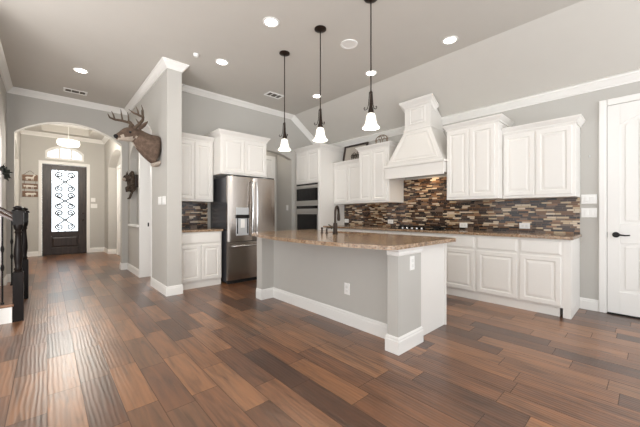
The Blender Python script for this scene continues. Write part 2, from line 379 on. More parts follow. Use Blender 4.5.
bm = B(); xf = FX1+.19
box(bm, xf-.035, xf, 10.1, 10.2, 0, 2.5); box(bm, xf-.035, xf, 9.0, 9.1, 0, 2.5); box(bm, xf-.035, xf, 9.1, 10.1, 2.41, 2.5)
obj('casing', bm, TRIM, d3, bevel=.006)
bm = B(); ellips(bm, (xf-.075, 9.18, .98), .028, .032, .032); tube(bm, [(xf-.018, 9.18, .98), (xf-.06, 9.18, .98)], .014)
obj('door_knob', bm, BLK, d3, smooth=True)
# foyer ceiling ring + tray
bm = B(); T = (-.10, .90, 8.3, 10.95)
box(bm, FX0-.1, FX1+.1, YA+.16, T[2], FH, FH+.4); box(bm, FX0-.1, FX1+.1, T[3], YD, FH, FH+.4)
box(bm, FX0-.1, T[0], T[2], T[3], FH, FH+.4); box(bm, T[1], FX1+.1, T[2], T[3], FH, FH+.4); box(bm, T[0], T[1], T[2], T[3], FH+.26, FH+.4)
obj('ceiling_foyer', bm, CEIL, kind=S)
CR = [(p, -q) for p, q in CROWN]
zc = lambda z: (lambda a, b, q: (a, b, z+q))
bm = sweep(B(), [(T[0], T[2]), (T[1], T[2]), (T[1], T[3]), (T[0], T[3])], [(p*.7, -q*.7) for p, q in CROWN], zc(FH+.26), -1, True)
obj('trim_4', bm, TRIM, kind=S)
bm = sweep(B(), [(FX0, YA+.17), (FX0, YD), (FX1, YD), (FX1, YA+.17)], CR, zc(FH), 1)
obj('trim_5', bm, TRIM, kind=S)
# crown mouldings of the big room
bm = sweep(B(), [(-.51, 4.3), (-.51, YA), (XD, YA), (XD, YP), (XD2, YP), (XD2, YF)], CR, zc(HC), 1)
obj('trim_6', bm, TRIM, kind=S)
bm = sweep(B(), [(XD2+.002, HC), (XB, HC), (XR, HL)], CROWN, lambda a, b, q: (a, YF-q, b), 1)
obj('trim_7', bm, TRIM, kind=S)
bm = sweep(B(), [(XR, YF), (XR, -2.2)], [(0, .05), (.078, -.008), (.076, -.024), (.06, -.034), (.05, -.05), (.032, -.07), (.022, -.084), (.012, -.088), (.012, -.106), (0, -.106)], zc(HL), 1)
obj('trim_8', bm, TRIM, kind=S)
# baseboards
def base(name, path, sign=1):
    obj(name, sweep(B(), path, BASEP, lambda a, b, q: (a, b, q), sign), TRIM, kind=S)
base('baseboard_hall', [(XD, O0), (XD, YP), (XD2, YP), (XD2, 4.77)])
base('baseboard_niche', [(AR, YA+.16), (AR, YA), (XD, YA), (XD, O1)])
base('baseboard_left', [(-.51, YL), (-.51, YA), (AL, YA), (AL, YA+.16)])
base('baseboard_right', [(XR, .581), (XR, .41)])
base('baseboard_front', [(FX0, 10.5), (FX0, YD), (-.165, YD)])
base('baseboard_foyer', [(.935, YD), (FX1, YD), (FX1, 10.5), (FX1+.19, 10.5), (FX1+.19, 10.21)])
# right-hand door
bm = B(); F = facing_x(XR+.02)
d1y0, d1y1, d1z = -.50, .334, 2.428
box(bm, XR-.006, XR-.001, d1y0, d1y1, .018, d1z)
st, PX = .105, XR-.020
box(bm, PX, XR-.006, d1y0, d1y0+st, .018, d1z); box(bm, PX, XR-.006, d1y1-st, d1y1, .018, d1z)
a, b = d1y0+st, d1y1-st
box(bm, PX, XR-.006, a, b, .018, .27); box(bm, PX, XR-.006, a, b, .83, 1.05)
prism(bm, [(a, 2.19)] + arc(a, b, 2.19, 2.29)[1:-1] + [(b, 2.19), (b, d1z), (a, d1z)], YZ, PX, XR-.006)
for z0, z1, top in ((.27, .83, None), (1.05, 2.19, 2.29)):       # plank panels
    w = (b-a-.08)/5
    for k in range(5):
        y0, y1 = a+.04+k*w+.003, a+.04+(k+1)*w-.003
        if top is None: box(bm, XR-.015, XR-.006, y0, y1, z0+.04, z1-.04)
        else:
            zz = lambda y: 2.15+.10*(1-((y-(a+b)/2)/((b-a)/2))**2)
            prism(bm, [(y0, z0+.04), (y1, z0+.04), (y1, zz(y1)), (y0, zz(y0))], YZ, XR-.015, XR-.006)
d1 = obj('door_1', bm, TRIM, kind=S, bevel=.004)
bm = B()
for y0, y1, z0, z1 in ((d1y1+.004, d1y1+.076, 0, 2.508), (d1y0-.076, d1y0-.004, 0, 2.508), (d1y0-.004, d1y1+.004, 2.434, 2.508)):
    box(bm, XR-.018, XR, y0, y1, z0, z1)
    i = .014; box(bm, XR-.027, XR-.018, y0+i, y1-.030 if False else y1-i*.3, z0, z1-i*.3)
obj('casing', bm, TRIM, d1, bevel=.005)
obj('threshold_gap_strip', bx(XR-.03, XR+.01, d1y0, d1y1, .001, .016), DARK, d1)  # dark strip standing in for the shade in the gap under this door
bm = B(); hx, hy, hz = PX, .262, .925
tube(bm, [(hx, hy, hz), (hx-.012, hy, hz)], .032, 16); tube(bm, [(hx-.012, hy, hz), (hx-.05, hy, hz)], .011, 10)
tube(bm, [(hx-.05, hy+.008, hz), (hx-.053, hy-.03, hz+.002), (hx-.05, hy-.075, hz-.004), (hx-.048, hy-.115, hz)], [.011, .010, .008, .007], 10)
obj('lever_handle', bm, BLK, d1, smooth=True)
obj('latch_plate', bx(XR-.021, XR-.0, d1y1-.001, d1y1+.003, .89, .95), BLK, d1)
# front door
zb, zt = .01, 2.55; fx0, fx1 = -.0985, .8735; gx0, gx1, gz0, gz1 = .085, .685, .66, 2.40
yd = YD+.01; bm = B()
box(bm, fx0, gx0, yd, yd+.05, zb, zt); box(bm, gx1, fx1, yd, yd+.05, zb, zt)
box(bm, gx0, gx1, yd, yd+.05, gz1, zt); box(bm, gx0, gx1, yd, yd+.05, .52, gz0); box(bm, gx0, gx1, yd, yd+.05, zb, .20)
box(bm, gx0, gx1, yd+.02, yd+.05, .20, .52)
d2 = obj('door_2', bm, DWOOD, kind=S, bevel=.005)
obj('raised_panel', rings_panel(B(), facing_y(yd+.02), gx0+.025, gx1-.025, .225, .495, [(0, 0), (0, .006), (.03, .016), (.034, .016)]), DWOOD, d2)
obj('glass_pane', bx(gx0, gx1, yd+.028, yd+.034, gz0, gz1), GLASS, d2)
def spiral(cx, cz, r, a0, turns, n=22):
    return [(cx+r*(1-.78*i/n)*math.cos(a0+turns*2*math.pi*i/n), yd+.02, cz+r*(1-.78*i/n)*math.sin(a0+turns*2*math.pi*i/n)) for i in range(n+1)]
bm = B(); gc = (gx0+gx1)/2
tube(bm, [(gc, yd+.02, gz0), (gc, yd+.02, gz1)], .011, 6)
for s in (-1, 1):
    tube(bm, [(gc+s*.295, yd+.02, gz0), (gc+s*.295, yd+.02, gz1)], .009, 6)
    for zt_, zb_ in ((2.27, 1.88), (1.68, 1.38), (1.18, .79)):       # three long scrolls per side, curled at both ends
        cx_ = .125; r0 = .085; p = []
        for q in range(25):
            th = 2.75*math.pi*(1-q/24); r = r0*(.2+.8*q/24); p.append((cx_+r*math.cos(th), zt_+r*math.sin(th)))
        for q in range(1, 16):
            t = q/16; p.append((cx_+r0-(.185)*math.sin(math.pi*t)**2, zt_+(zb_-zt_)*t))
        for q in range(25):
            th = -2.75*math.pi*q/24; r = r0*(1-.8*q/24); p.append((cx_+r*math.cos(th), zb_+r*math.sin(th)))
        tube(bm, [(gc+s*a, yd+.02, b) for a, b in p], .0165, 6)
    tube(bm, [(gc+s*.15, yd+.02, gz0), (gc+s*.15, yd+.02, .72)], .010, 6)
    tube(bm, [(gc+s*.15, yd+.02, 2.33), (gc+s*.15, yd+.02, gz1)], .010, 6)
obj('iron_scrollwork', bm, BLK, d2, smooth=True)
bm = B(); tube(bm, [(.79, yd, 1.17), (.79, yd-.02, 1.17)], .028, 14); tube(bm, [(.79, yd, .98), (.79, yd-.03, .98)], .022, 14); ellips(bm, (.79, yd-.05, .98), .03, .026, .03)
obj('lock_set', bm, BRONZE, d2, smooth=True)
bm = B(); box(bm, -.175, -.10, YD-.02, YD, 0, 2.64); box(bm, .875, .95, YD-.02, YD, 0, 2.64); box(bm, -.10, .875, YD-.02, YD, 2.565, 2.64)
obj('casing', bm, TRIM, d2, bevel=.005)
obj('threshold_gap_strip', bx(-.10, .875, YD+.0, YD+.12, 0, .008), DARK, d2)
# transom
wz = 2.70; bm = B(); o_ = [(-.035, wz)] + arc(-.035, .81, 2.92, 3.10) + [(.81, wz)]; i_ = [(.775, wz+.03)] + arc(.775, 0, 2.90, 3.065) + [(0, wz+.03)]
bm2 = B(); A = o_; 
ring_o = o_; ring_i = [(.015, wz+.05)] + arc(.015, .76, 2.88, 3.035) + [(.76, wz+.05)]
vo = [[bm2.verts.new((p, y, q)) for p, q in ring_o] for y in (YD-.015, YD+.1)]; vi = [[bm2.verts.new((p, y, q)) for p, q in ring_i] for y in (YD-.015, YD+.1)]
n = len(ring_o)
for k in range(n):
    j = (k+1) % n
    bm2.faces.new((vo[0][k], vo[0][j], vi[0][j], vi[0][k])); bm2.faces.new((vo[1][k], vi[1][k], vi[1][j], vo[1][j]))
    bm2.faces.new((vo[0][k], vo[1][k], vo[1][j], vo[0][j])); bm2.faces.new((vi[0][k], vi[0][j], vi[1][j], vi[1][k]))
w1 = obj('window_1', bm2, TRIM, kind=S)
for x in (.245, .505): obj('mullion', bx(x-.006, x+.036, YD+.0, YD+.06, wz+.05, 3.03), TRIM, w1)
obj('glass_pane', prism(B(), ring_i, XZ, YD+.04, YD+.046), GLASS, w1)

# ------------------------------------------------------------------ cabinets
def cabinet(name, label, axis, front, back, a0, a1, z0, z1, doors=(), drawers=(), crown=None, toe=0, group=None, open_ends=(True, True), extra=None):
    """a0..a1 along the wall; crown = (height, flare)"""
    P = (lambda u, n, v: (n, u, v)) if axis == 'X' else (lambda u, n, v: (u, n, v))
    F = facing_x(front) if axis == 'X' else facing_y(front)
    c = thing(name, label, 'cabinet', P((a0+a1)/2, (front+back)/2, z0), group)
    bm = B()
    def bb(u0, u1, n0, n1, v0, v1):
        p, q = P(u0, n0, v0), P(u1, n1, v1); box(bm, min(p[0], q[0]), max(p[0], q[0]), min(p[1], q[1]), max(p[1], q[1]), v0, v1)
    bb(a0, a1, front, back, z0+toe, z1)
    obj('body', bm, CAB, c, bevel=.003)
    if toe:
        bm = B(); bb(a0+(.03 if label.endswith('nearest the white panel door') else 0), a1, front+.025, back, z0, z0+toe); obj('toe_kick', bm, CAB, c)
    for u0, u1, v0, v1 in doors: obj('door', door_front(F, u0, u1, v0, v1), CAB, c)
    for u0, u1, v0, v1 in drawers: obj('drawer', drawer_front(F, u0, u1, v0, v1), CAB, c)
    if crown:
        h, fl = crown
        prof = [(0, 0), (.012, 0), (.012, .02), (fl*.35, h*.35), (fl*.8, h*.72), (fl*.85, h*.8), (fl, h*.82), (fl, h), (0, h)]
        path = [(a1, back), (a1, front), (a0, front), (a0, back)]
        if not open_ends[0]: path = path[:3]
        if not open_ends[1]: path = path[1:]
        bm = sweep(B(), path, prof, lambda a, b, q: P(a, b, z1+q), -1)
        bb(a0, a1, front, back, z1, z1+h*.5)
        obj('crown', bm, CAB, c)
    return c
G1 = 'white base cabinets along the range wall'
XC = 4.275
# right base run, near to far
def base_unit(y0, y1, label, nd=1):
    ds, dr = [], []
    w = (y1-y0)/nd
    for k in range(nd):
        ds.append((y0+k*w+.016, y0+(k+1)*w-.016, .125, .675)); dr.append((y0+k*w+.016, y0+(k+1)*w-.016, .70, .855))
    return cabinet('base_cabinet', label, 'X', XC, XR-.002, y0, y1, 0, .88, ds, dr, toe=.105, group=G1)
c = base_unit(.655, 1.08, 'white single-door base cabinet with drawer, nearest the white panel door')
bm = B(); box(bm, XC-.002, XR-.002, .582, .655, .105, .88); prism(bm, [(XC-.002, 0), (XR-.002, 0), (XR-.002, .105), (XC-.002, .105)], XZ, .582, .655)
obj('end_panel', bm, CAB, c, bevel=.004)
base_unit(1.08, 1.575, 'white single-door base cabinet with drawer, second from the white panel door')
base_unit(1.575, 2.05, 'white base cabinet with drawer beside the island end, third from the panel door')
base_unit(2.05, 3.05, 'white wide base cabinet under the black cooktop, behind the island', 2)
base_unit(3.05, 4.55, 'white long base cabinet below the counter between cooktop and ovens', 3)
ct = obj('range_countertop', bx(4.225, XR-.012, .56, 4.55, .8805, .915), GRAN, bevel=.006)
tag(ct, 'long brown granite countertop along the tiled range wall', 'countertop')
bm = bx(XR-.011, XR-.001, .58, 4.55, .9155, 1.368); box(bm, XR-.011, XR-.001, 2.03, 3.055, 1.368, 1.78)
tag(obj('tile_backsplash', bm, MOSY), 'brown, tan and black mosaic strip backsplash behind the cooktop', 'backsplash')
G2 = 'white wall cabinets on the range wall'
def wall_unit(y0, y1, front, top, label, oe=(True, True), xr=0, xl=0):
    w = (y1-y0-xr-xl)/2
    ds = [(y0+xr+k*w+.014, y0+xr+(k+1)*w-.006-.008*k, 1.405, top-.025) for k in (0, 1)]
    return cabinet('wall_cabinet', label, 'X', front, XR-.002, y0, y1, 1.37, top, ds, crown=(.075, .052), group=G2, open_ends=oe)
wall_unit(.578, 1.333, 4.55, 2.23, 'lower white two-door wall cabinet nearest the white panel door', (True, False), .02)
wall_unit(1.335, 2.025, 4.385, 2.385, 'taller, deeper white two-door wall cabinet right of the range hood', (True, True), .03)
wall_unit(3.062, 3.748, 4.42, 2.35, 'taller, deeper white two-door wall cabinet left of the range hood', (True, True), .03)
wall_unit(3.75, 4.55, 4.55, 2.17, 'lower white two-door wall cabinet beside the oven tower, with a picture frame on top', (False, False))
# oven tower
tw = cabinet('oven_cabinet', 'tall white corner cabinet holding the built-in microwave and oven', 'X', 4.15, XR-.002, 4.553, YF-.003, 0, 2.515,
             [(4.585, 4.945, 1.84, 2.49), (4.953, 5.33, 1.84, 2.49)], [(4.585, 5.33, .12, .46)], crown=(.09, .06), open_ends=(True, False))
F = facing_x(4.149)
STEELB = simple('satin_stainless_trim', L(206, 203, 199), .38, .75, noise=.02)
mw = thing('built_in_microwave', 'stainless built-in microwave above the wall oven in the tall cabinet', 'microwave', (4.14, 4.98, 1.31))
obj('trim_frame', rings_panel(B(), F, 4.575, 5.335, 1.355, 1.82, [(0, 0), (0, .018), (.006, .022)]), STEELB, mw)
obj('glass_door', rings_panel(B(), facing_x(4.127), 4.605, 5.305, 1.445, 1.705, [(0, 0), (0, .006), (.004, .008)]), BLKGL, mw)
obj('vent_strip', rings_panel(B(), facing_x(4.127), 4.605, 5.305, 1.775, 1.808, [(0, 0), (0, .003)]), DARK, mw)
bm = B(); tube(bm, [(4.095, 4.66, 1.738), (4.095, 5.26, 1.738)], .009); tube(bm, [(4.127, 4.70, 1.738), (4.095, 4.70, 1.738)], .007); tube(bm, [(4.127, 5.22, 1.738), (4.095, 5.22, 1.738)], .007)
obj('handle', bm, STEELB, mw, smooth=True)
ov = thing('wall_oven', 'stainless wall oven with black glass door below the microwave', 'oven', (4.14, 4.98, .60))
obj('body', rings_panel(B(), F, 4.575, 5.335, .56, 1.35, [(0, 0), (0, .018), (.006, .022)]), STEELB, ov)
obj('control_panel', rings_panel(B(), facing_x(4.127), 4.605, 5.305, 1.275, 1.335, [(0, 0), (0, .004)]), BLKGL, ov)
obj('glass_door', rings_panel(B(), facing_x(4.127), 4.625, 5.285, .68, 1.155, [(0, 0), (0, .006), (.004, .008)]), BLKGL, ov)
bm = B(); tube(bm, [(4.08, 4.64, 1.215), (4.08, 5.27, 1.215)], .012); tube(bm, [(4.127, 4.69, 1.215), (4.08, 4.69, 1.215)], .008); tube(bm, [(4.127, 5.22, 1.215), (4.08, 5.22, 1.215)], .008)
obj('handle', bm, STEELB, ov, smooth=True)
# range hood
hd = thing('range_hood', 'white tapered wooden range hood above the cooktop', 'range hood', (4.58, 2.54, 1.75))
HY0, HY1, HX = 2.03, 3.05, 4.285
bm = B(); box(bm, HX, HX+.03, HY0, HY1, 1.752, 1.95); box(bm, HX+.03, XR-.012, HY0, HY0+.03, 1.785, 1.95); box(bm, HX+.03, XR-.012, HY1-.03, HY1, 1.785, 1.95); box(bm, HX+.03, XR-.012, HY0+.03, HY1-.03, 1.86, 1.95)
obj('apron', bm, CAB, hd, bevel=.004)
bm = sweep(B(), [(HY1, XR-.012), (HY1, HX), (HY0, HX), (HY0, XR-.012)], [(0, -.02), (.0, -.02), (.010, -.014), (.022, -.006), (.022, .014), (.008, .03), (0, .03)], lambda a, b, q: (b, a, 1.95+q), -1)
for o_y in (): pass
obj('ledge', bm, CAB, hd)
TY0, TY1, TX, TZ0, TZ1 = 2.315, 2.775, 4.45, 1.97, 2.545
def tap(t, ins=0, out=0):
    y0 = HY0+.015+(TY0-HY0-.015)*t; y1 = HY1-.015+(TY1-HY1+.015)*t; x = HX+.012+(TX-HX-.012)*t; z = TZ0+(TZ1-TZ0)*t
    return x-out, y0+ins, y1-ins, z
bm = B(); rg = []
for t in (0, 1):
    x, y0, y1, z = tap(t); rg.append([(x, y0, z), (x, y1, z), (XR-.012, y1, z), (XR-.012, y0, z)])
loft(bm, rg); obj('tapered_body', bm, CAB, hd)
bm = B(); R = []
for t0, t1, ins, out in ((.09, .90, .055, -.002), (.09, .90, .055, .010), (.11, .88, .07, .012), (.13, .86, .085, .003), (.15, .84, .10, .003), (.19, .80, .125, .010)):
    a = tap(t0, ins, out); b = tap(t1, ins, out); R.append([(a[0], a[1], a[3]), (a[0], a[2], a[3]), (b[0], b[2], b[3]), (b[0], b[1], b[3])])
loft(bm, R); obj('taper_panel', bm, CAB, hd)
bm = sweep(B(), [(TY1, XR-.012), (TY1, TX), (TY0, TX), (TY0, XR-.012)], [(0, -.015), (.012, -.015), (.016, 0), (.012, .015), (0, .015)], lambda a, b, q: (b, a, TZ1+q), -1)
obj('collar', bm, CAB, hd)
bm = prism(B(), [(TX+.003, TZ1), (XR-.012, TZ1), (XR-.012, HL-.02), (TX+.003, 3.02)], XZ, TY0+.002, TY1-.002)
obj('chimney', bm, CAB, hd)
obj('chimney_panel', rings_panel(B(), facing_x(TX+.003), TY0+.09, TY1-.09, 2.63, 2.90, [(0, 0), (0, .010), (.018, .012), (.026, .004), (.034, .004), (.06, .010)]), CAB, hd)
bm = sweep(B(), [(TY1, 4.60), (TY1, TX), (TY0, TX), (TY0, 4.60)], [(0, -.105), (.010, -.10), (.018, -.075), (.05, -.04), (.056, -.03), (.066, -.028), (.066, -.0), (0, -.0)], lambda a, b, q: (b, a, 3.025-max(0, (b-4.44))*.80+q), -1)
obj('chimney_crown', bm, CAB, hd)
obj('liner', bx(HX+.03, XR-.013, HY0+.03, HY1-.03, 1.82, 1.86), STEEL, hd)
la = bpy.data.lights.new('hood_lamp', 'AREA'); la.energy = HOOD_W; la.size = .25; la.color = (1, .75, .5)
lo = bpy.data.objects.new('hood_lamp', la); COL.objects.link(lo); lo.location = (4.68, 2.5, 1.81)
# cooktop
ck = thing('gas_cooktop', 'black gas cooktop set in the granite counter under the range hood', 'cooktop', (4.58, 2.54, .9155))
obj('glass_base', bx(4.30, 4.80, 2.08, 3.02, .9155, .924), BLKGL, ck, bevel=.003)
for gy in (2.1, 2.405, 2.71):
    bm = B()
    for yy in (gy+.01, gy+.145, gy+.28): box(bm, 4.38, 4.78, yy, yy+.012, .945, .957)
    for xx in (4.38, 4.48, 4.58, 4.68, 4.768): box(bm, xx, xx+.012, gy+.01, gy+.292, .945, .957)
    for xx in (4.385, 4.76):
        for yy in (gy+.01, gy+.28): box(bm, xx, xx+.012, yy, yy+.012, .924, .946)
    obj('burner_grate', bm, BLK, ck)
for by, bxx in ((2.25, 4.47), (2.25, 4.68), (2.55, 4.58), (2.86, 4.47), (2.86, 4.68)):
    obj('burner', lathe(B(), [(.05, .924), (.05, .934), (.03, .936), (.03, .943), (.005, .943)], (bxx, by, 0), 16), BLK, ck)
for k in range(5):
    obj('control_knob', lathe(B(), [(.019, .924), (.017, .945), (.014, .95), (.002, .95)], (4.335, 2.40+k*.085, 0), 12), CHROME, ck, smooth=True)

# ------------------------------------------------------------------ fridge side
XL0, XL1 = XD2+.008, 2.135
cabinet('base_cabinet', 'white two-door base cabinet with one wide drawer, left of the refrigerator', 'Y', 4.765, YF-.002, XL0, XL1, 0, .88,
        [(XL0+.012, 1.79, .125, .675), (1.798, XL1-.02, .125, .675)], [(XL0+.012, XL1-.02, .70, .855)], toe=.105)
tag(obj('side_countertop', bx(XL0-.016, XL1+.015, 4.73, YF-.012, .8805, .915), GRAN, bevel=.006), 'short brown granite countertop left of the refrigerator', 'countertop')
tag(obj('tile_backsplash', bx(XL0-.016, 2.135, YF-.011, YF-.001, .9155, 1.368), MOSX), 'small mosaic strip backsplash between wall end and refrigerator', 'backsplash')
cabinet('wall_cabinet', 'white two-door wall cabinet left of the refrigerator, below the higher one', 'Y', 5.03, YF-.002, XL0, 2.105, 1.37, 2.37,
        [(XL0+.012, 1.785, 1.405, 2.345), (1.793, 2.085, 1.405, 2.345)], crown=(.085, .06), open_ends=(False, True) if False else (False, False))
cabinet('wall_cabinet', 'higher white two-door wall cabinet directly above the refrigerator', 'Y', 4.75, YF-.002, 2.11, 2.99, 1.83, 2.46,
        [(2.0+.13, 2.54, 1.855, 2.435), (2.548, 2.97, 1.855, 2.435)], crown=(.09, .055))
fr = thing('refrigerator', 'stainless french-door refrigerator with water dispenser', 'refrigerator', (2.64, 4.98, 0))
RX0, RX1, RY = 2.185, 3.105, 4.625
obj('body', bx(RX0, RX1, RY+.075, YF-.02, .03, 1.775), DSTEEL, fr, bevel=.004)
obj('kick_grille', bx(RX0+.02, RX1-.02, RY+.06, RY+.1, .0, .06), DARK, fr)
def fdoor(x0, x1, z0, z1):
    n = 10; pts = [(x0, RY+.072)] + [(x0+(x1-x0)*i/n, RY+.012*(2*i/n-1)**2*1.0+(.012 if i in (0, n) else 0)) for i in range(n+1)] + [(x1, RY+.072)]
    return prism(B(), pts, XY, z0, z1)
XS = 2.648
dl = obj('left_door', fdoor(RX0, XS-.003, .705, 1.79), STEEL, fr, smooth=True)
dr = obj('right_door', fdoor(XS+.003, RX1, .705, 1.79), STEEL, fr, smooth=True)
dz = obj('freezer_drawer', fdoor(RX0, RX1, .065, .695), STEEL, fr, smooth=True)
for d, x in ((dl, XS-.045), (dr, XS+.045)):
    bm = B(); zz = [.80+.9*i/12 for i in range(13)]
    tube(bm, [(x, RY+.004, .79)] + [(x, RY-.045-.025*math.sin(math.pi*i/12), z) for i, z in enumerate(zz)] + [(x, RY+.004, 1.71)], .014, 10)
    obj('handle', bm, CHROME, d, smooth=True)
bm = B(); tube(bm, [(RX0+.08, RY+.005, .625), (RX0+.085, RY-.05, .63)] + [(RX0+.09+.74*i/10, RY-.055-.02*math.sin(math.pi*i/10), .63) for i in range(11)] + [(RX1-.085, RY-.05, .63), (RX1-.08, RY+.005, .625)], .014, 10)
obj('handle', bm, CHROME, dz, smooth=True)
bm = B(); x0, x1 = 2.325, 2.555
box(bm, x0, x1, RY-.004, RY+.004, .80, 1.27)
dd = obj('water_dispenser', bm, simple('dispenser_silver', L(196, 198, 200), .3, .3), dl, bevel=.003)
bm = B(); box(bm, x0-.006, x1+.006, RY-.018, RY-.004, 1.09, 1.15); obj('dispenser_shelf', bm, BLK, dd)
bm = B(); box(bm, x0+.08, x1-.08, RY-.02, RY-.004, .93, 1.075); obj('paddle', bm, PLASTIC, dd, bevel=.006)
for a in ((x0+.012, x0+.03), (x1-.03, x1-.012)): obj('side_trim', bx(a[0], a[1], RY-.007, RY-.004, .83, 1.088), BLKGL, dd)
for a in ((RX0+.02, RX0+.14), (RX1-.14, RX1-.02)): obj('hinge_cover', bx(a[0], a[1], RY+.02, RY+.14, 1.79, 1.812), BLK, fr, bevel=.004)

# ------------------------------------------------------------------ island
isl = thing('kitchen_island', 'grey and white kitchen island under the three pendants', 'kitchen island', (2.65, 2.58, 0))
bm = bx(2.345, 2.78, 1.475, 3.67, 0, .879); box(bm, 2.78, 3.11, 1.475, 2.30, 0, .879); box(bm, 2.78, 3.11, 3.0, 3.67, 0, .879); box(bm, 3.09, 3.11, 2.30, 3.0, 0, .879); box(bm, 2.78, 3.09, 2.30, 3.0, 0, .60)
obj('body', bm, WALL, isl)
obj('wing_wall', bx(2.155, 2.345, 3.54, 3.67, 0, .879), WALL, isl)
obj('wing_wall', bx(2.155, 2.525, 1.405, 1.5, 0, .879), WALL, isl)
obj('wing_wall', bx(2.155, 2.345, 1.5, 1.51, 0, .879), WALL, isl)
bm = bx(2.527, 3.112, 1.455, 1.475, 0, .878); box(bm, 3.092, 3.112, 1.44, 1.455, 0, .878); obj('end_panel', bm, CAB, isl, bevel=.002)
bm = sweep(B(), [(2.155, 3.67), (2.155, 3.54), (2.345, 3.54), (2.345, 1.51), (2.155, 1.51), (2.155, 1.405), (2.525, 1.405), (2.525, 1.455)], [(0, 0), (.016, 0), (.016, .105), (.012, .113), (.012, .127), (.005, .14), (0, .14)], lambda a, b, q: (a, b, q), 1)
obj('baseboard', bm, TRIM, isl)
bm = sweep(B(), [(2.155, 1.51), (2.155, 1.405), (2.525, 1.405), (2.525, 1.455)], [(0, .815), (.006, .815), (.012, .83), (.012, .85), (.02, .86), (.02, .878), (0, .878)], lambda a, b, q: (a, b, q), 1)
obj('cap_moulding', bm, TRIM, isl)
# countertop outline with bowed front and a sink cut-out
def ctop(y): return 1.83+.175*((y-2.45)/1.10)**2
out = []
ys = [1.42+(3.40-1.42)*i/20 for i in range(21)]
front = [(ctop(y), y) for y in ys]
ca = [(ctop(1.42)+.07*(1-math.cos(t)), 1.42-.07*math.sin(t)) for t in [math.pi/2*i/5 for i in range(1, 6)]]
cb = [(ctop(3.40)+.24*(1-math.cos(t)), 3.40+.28*math.sin(t)) for t in [math.pi/2*i/5 for i in range(1, 6)]]
out = front + cb + [(3.13, 3.68), (3.16, 3.65), (3.16, 1.38), (3.13, 1.35)] + ca[::-1]
SX0, SX1, SY0, SY1 = 2.80, 3.08, 2.32, 2.98
bm = B()
V0 = [bm.verts.new((x, y, .915)) for x, y in out]; V1 = [bm.verts.new((x, y, .8795)) for x, y in out]
H0 = [bm.verts.new((x, y, .915)) for x, y in ((SX0, SY0), (SX1, SY0), (SX1, SY1), (SX0, SY1))]; H1 = [bm.verts.new((v.co.x, v.co.y, .8795)) for v in H0]
for V, H in ((V0, H0), (V1, H1)):
    ed = [bm.edges.new((V[i], V[(i+1) % len(V)])) for i in range(len(V))] + [bm.edges.new((H[i], H[(i+1) % 4])) for i in range(4)]
    bmesh.ops.triangle_fill(bm, use_beauty=True, use_dissolve=False, edges=ed)
for A_, C_ in ((V0, V1), (H0, H1)):
    for i in range(len(A_)):
        j = (i+1) % len(A_); bm.faces.new((A_[i], A_[j], C_[j], C_[i]))
ic = obj('island_countertop', bm, GRAN, loc=(2.6, 2.58, .88)); tag(ic, 'brown granite island countertop with bowed front edge', 'countertop')
# body must not fill the sink: sink bowl sits in the cut-out
bm = B(); z0 = .70
box(bm, SX0-.005, SX1+.005, SY0-.005, SY1+.005, z0, z0+.006)
for a in ((SX0-.005, SX0, SY0-.005, SY1+.005), (SX1, SX1+.005, SY0-.005, SY1+.005), (SX0, SX1, SY0-.005, SY0), (SX0, SX1, SY1, SY1+.005), (SX0, SX1, 2.64, 2.66)): box(bm, a[0], a[1], a[2], a[3], z0+.006, .8792 if a[2] != 2.64 else .86)
sk = obj('undermount_sink', bm, simple('dark_composite_sink', L(62, 50, 44), .35)); tag(sk, 'dark double-bowl sink set into the island countertop', 'sink')
fa = thing('kitchen_faucet', 'tall dark bronze pull-down faucet at the island sink', 'faucet', (2.66, 2.64, .9155))
obj('base', lathe(B(), [(.032, .9155), (.034, .925), (.028, .935), (.027, 1.04), (.02, 1.055), (.002, 1.057)], (2.66, 2.64, 0), 16), BRONZE, fa, smooth=True)
fd_ = Vector((.93, .37, 0)).normalized(); f0 = Vector((2.66, 2.64, 0))
obj('spout', tube(B(), [f0+Vector((0, 0, 1.03)), f0+Vector((0, 0, 1.17))]+[f0+fd_*(.055-.055*math.cos(t))+Vector((0, 0, 1.17+.09*math.sin(t))) for t in [math.pi*i/10 for i in range(1, 11)]], .015, 10), BRONZE, fa, smooth=True)
obj('spray_head', tube(B(), [f0+fd_*.11+Vector((0, 0, z)) for z in (1.18, 1.15, 1.10, 1.075)], [.015, .019, .021, .016], 12), BRONZE, fa, smooth=True)
obj('lever', tube(B(), [(2.66, 2.64, .99), (2.65, 2.685, 1.0), (2.64, 2.74, 1.03)], [.009, .008, .006], 8), BRONZE, fa, smooth=True)
for (x, y), lab, hh in (((2.665, 2.80), 'bronze soap dispenser pump beside the island faucet', .05), ((2.66, 2.885), 'bronze air-gap cap, farthest left of the island sink fittings', .045)):
    t_ = thing('soap_dispenser' if hh == .05 else 'air_gap_cap', lab, 'soap dispenser' if hh == .05 else 'air gap', (x, y, .9155))
    obj('stem', lathe(B(), [(.02, .9155), (.02, .921), (.011, .925), (.011, .955+hh*.3)], (x, y, 0), 12), BRONZE, t_, smooth=True)
    if hh == .05: obj('nozzle', tube(B(), [(x, y, .965), (x, y, .985), (x+.05, y-.02, .985), (x+.07, y-.03, .972)], .008, 8), BRONZE, t_, smooth=True)
    else: obj('cap', lathe(B(), [(.016, .9685), (.016, .985), (.012, .99), (.002, .99)], (x, y, 0), 12), BRONZE, t_, smooth=True)

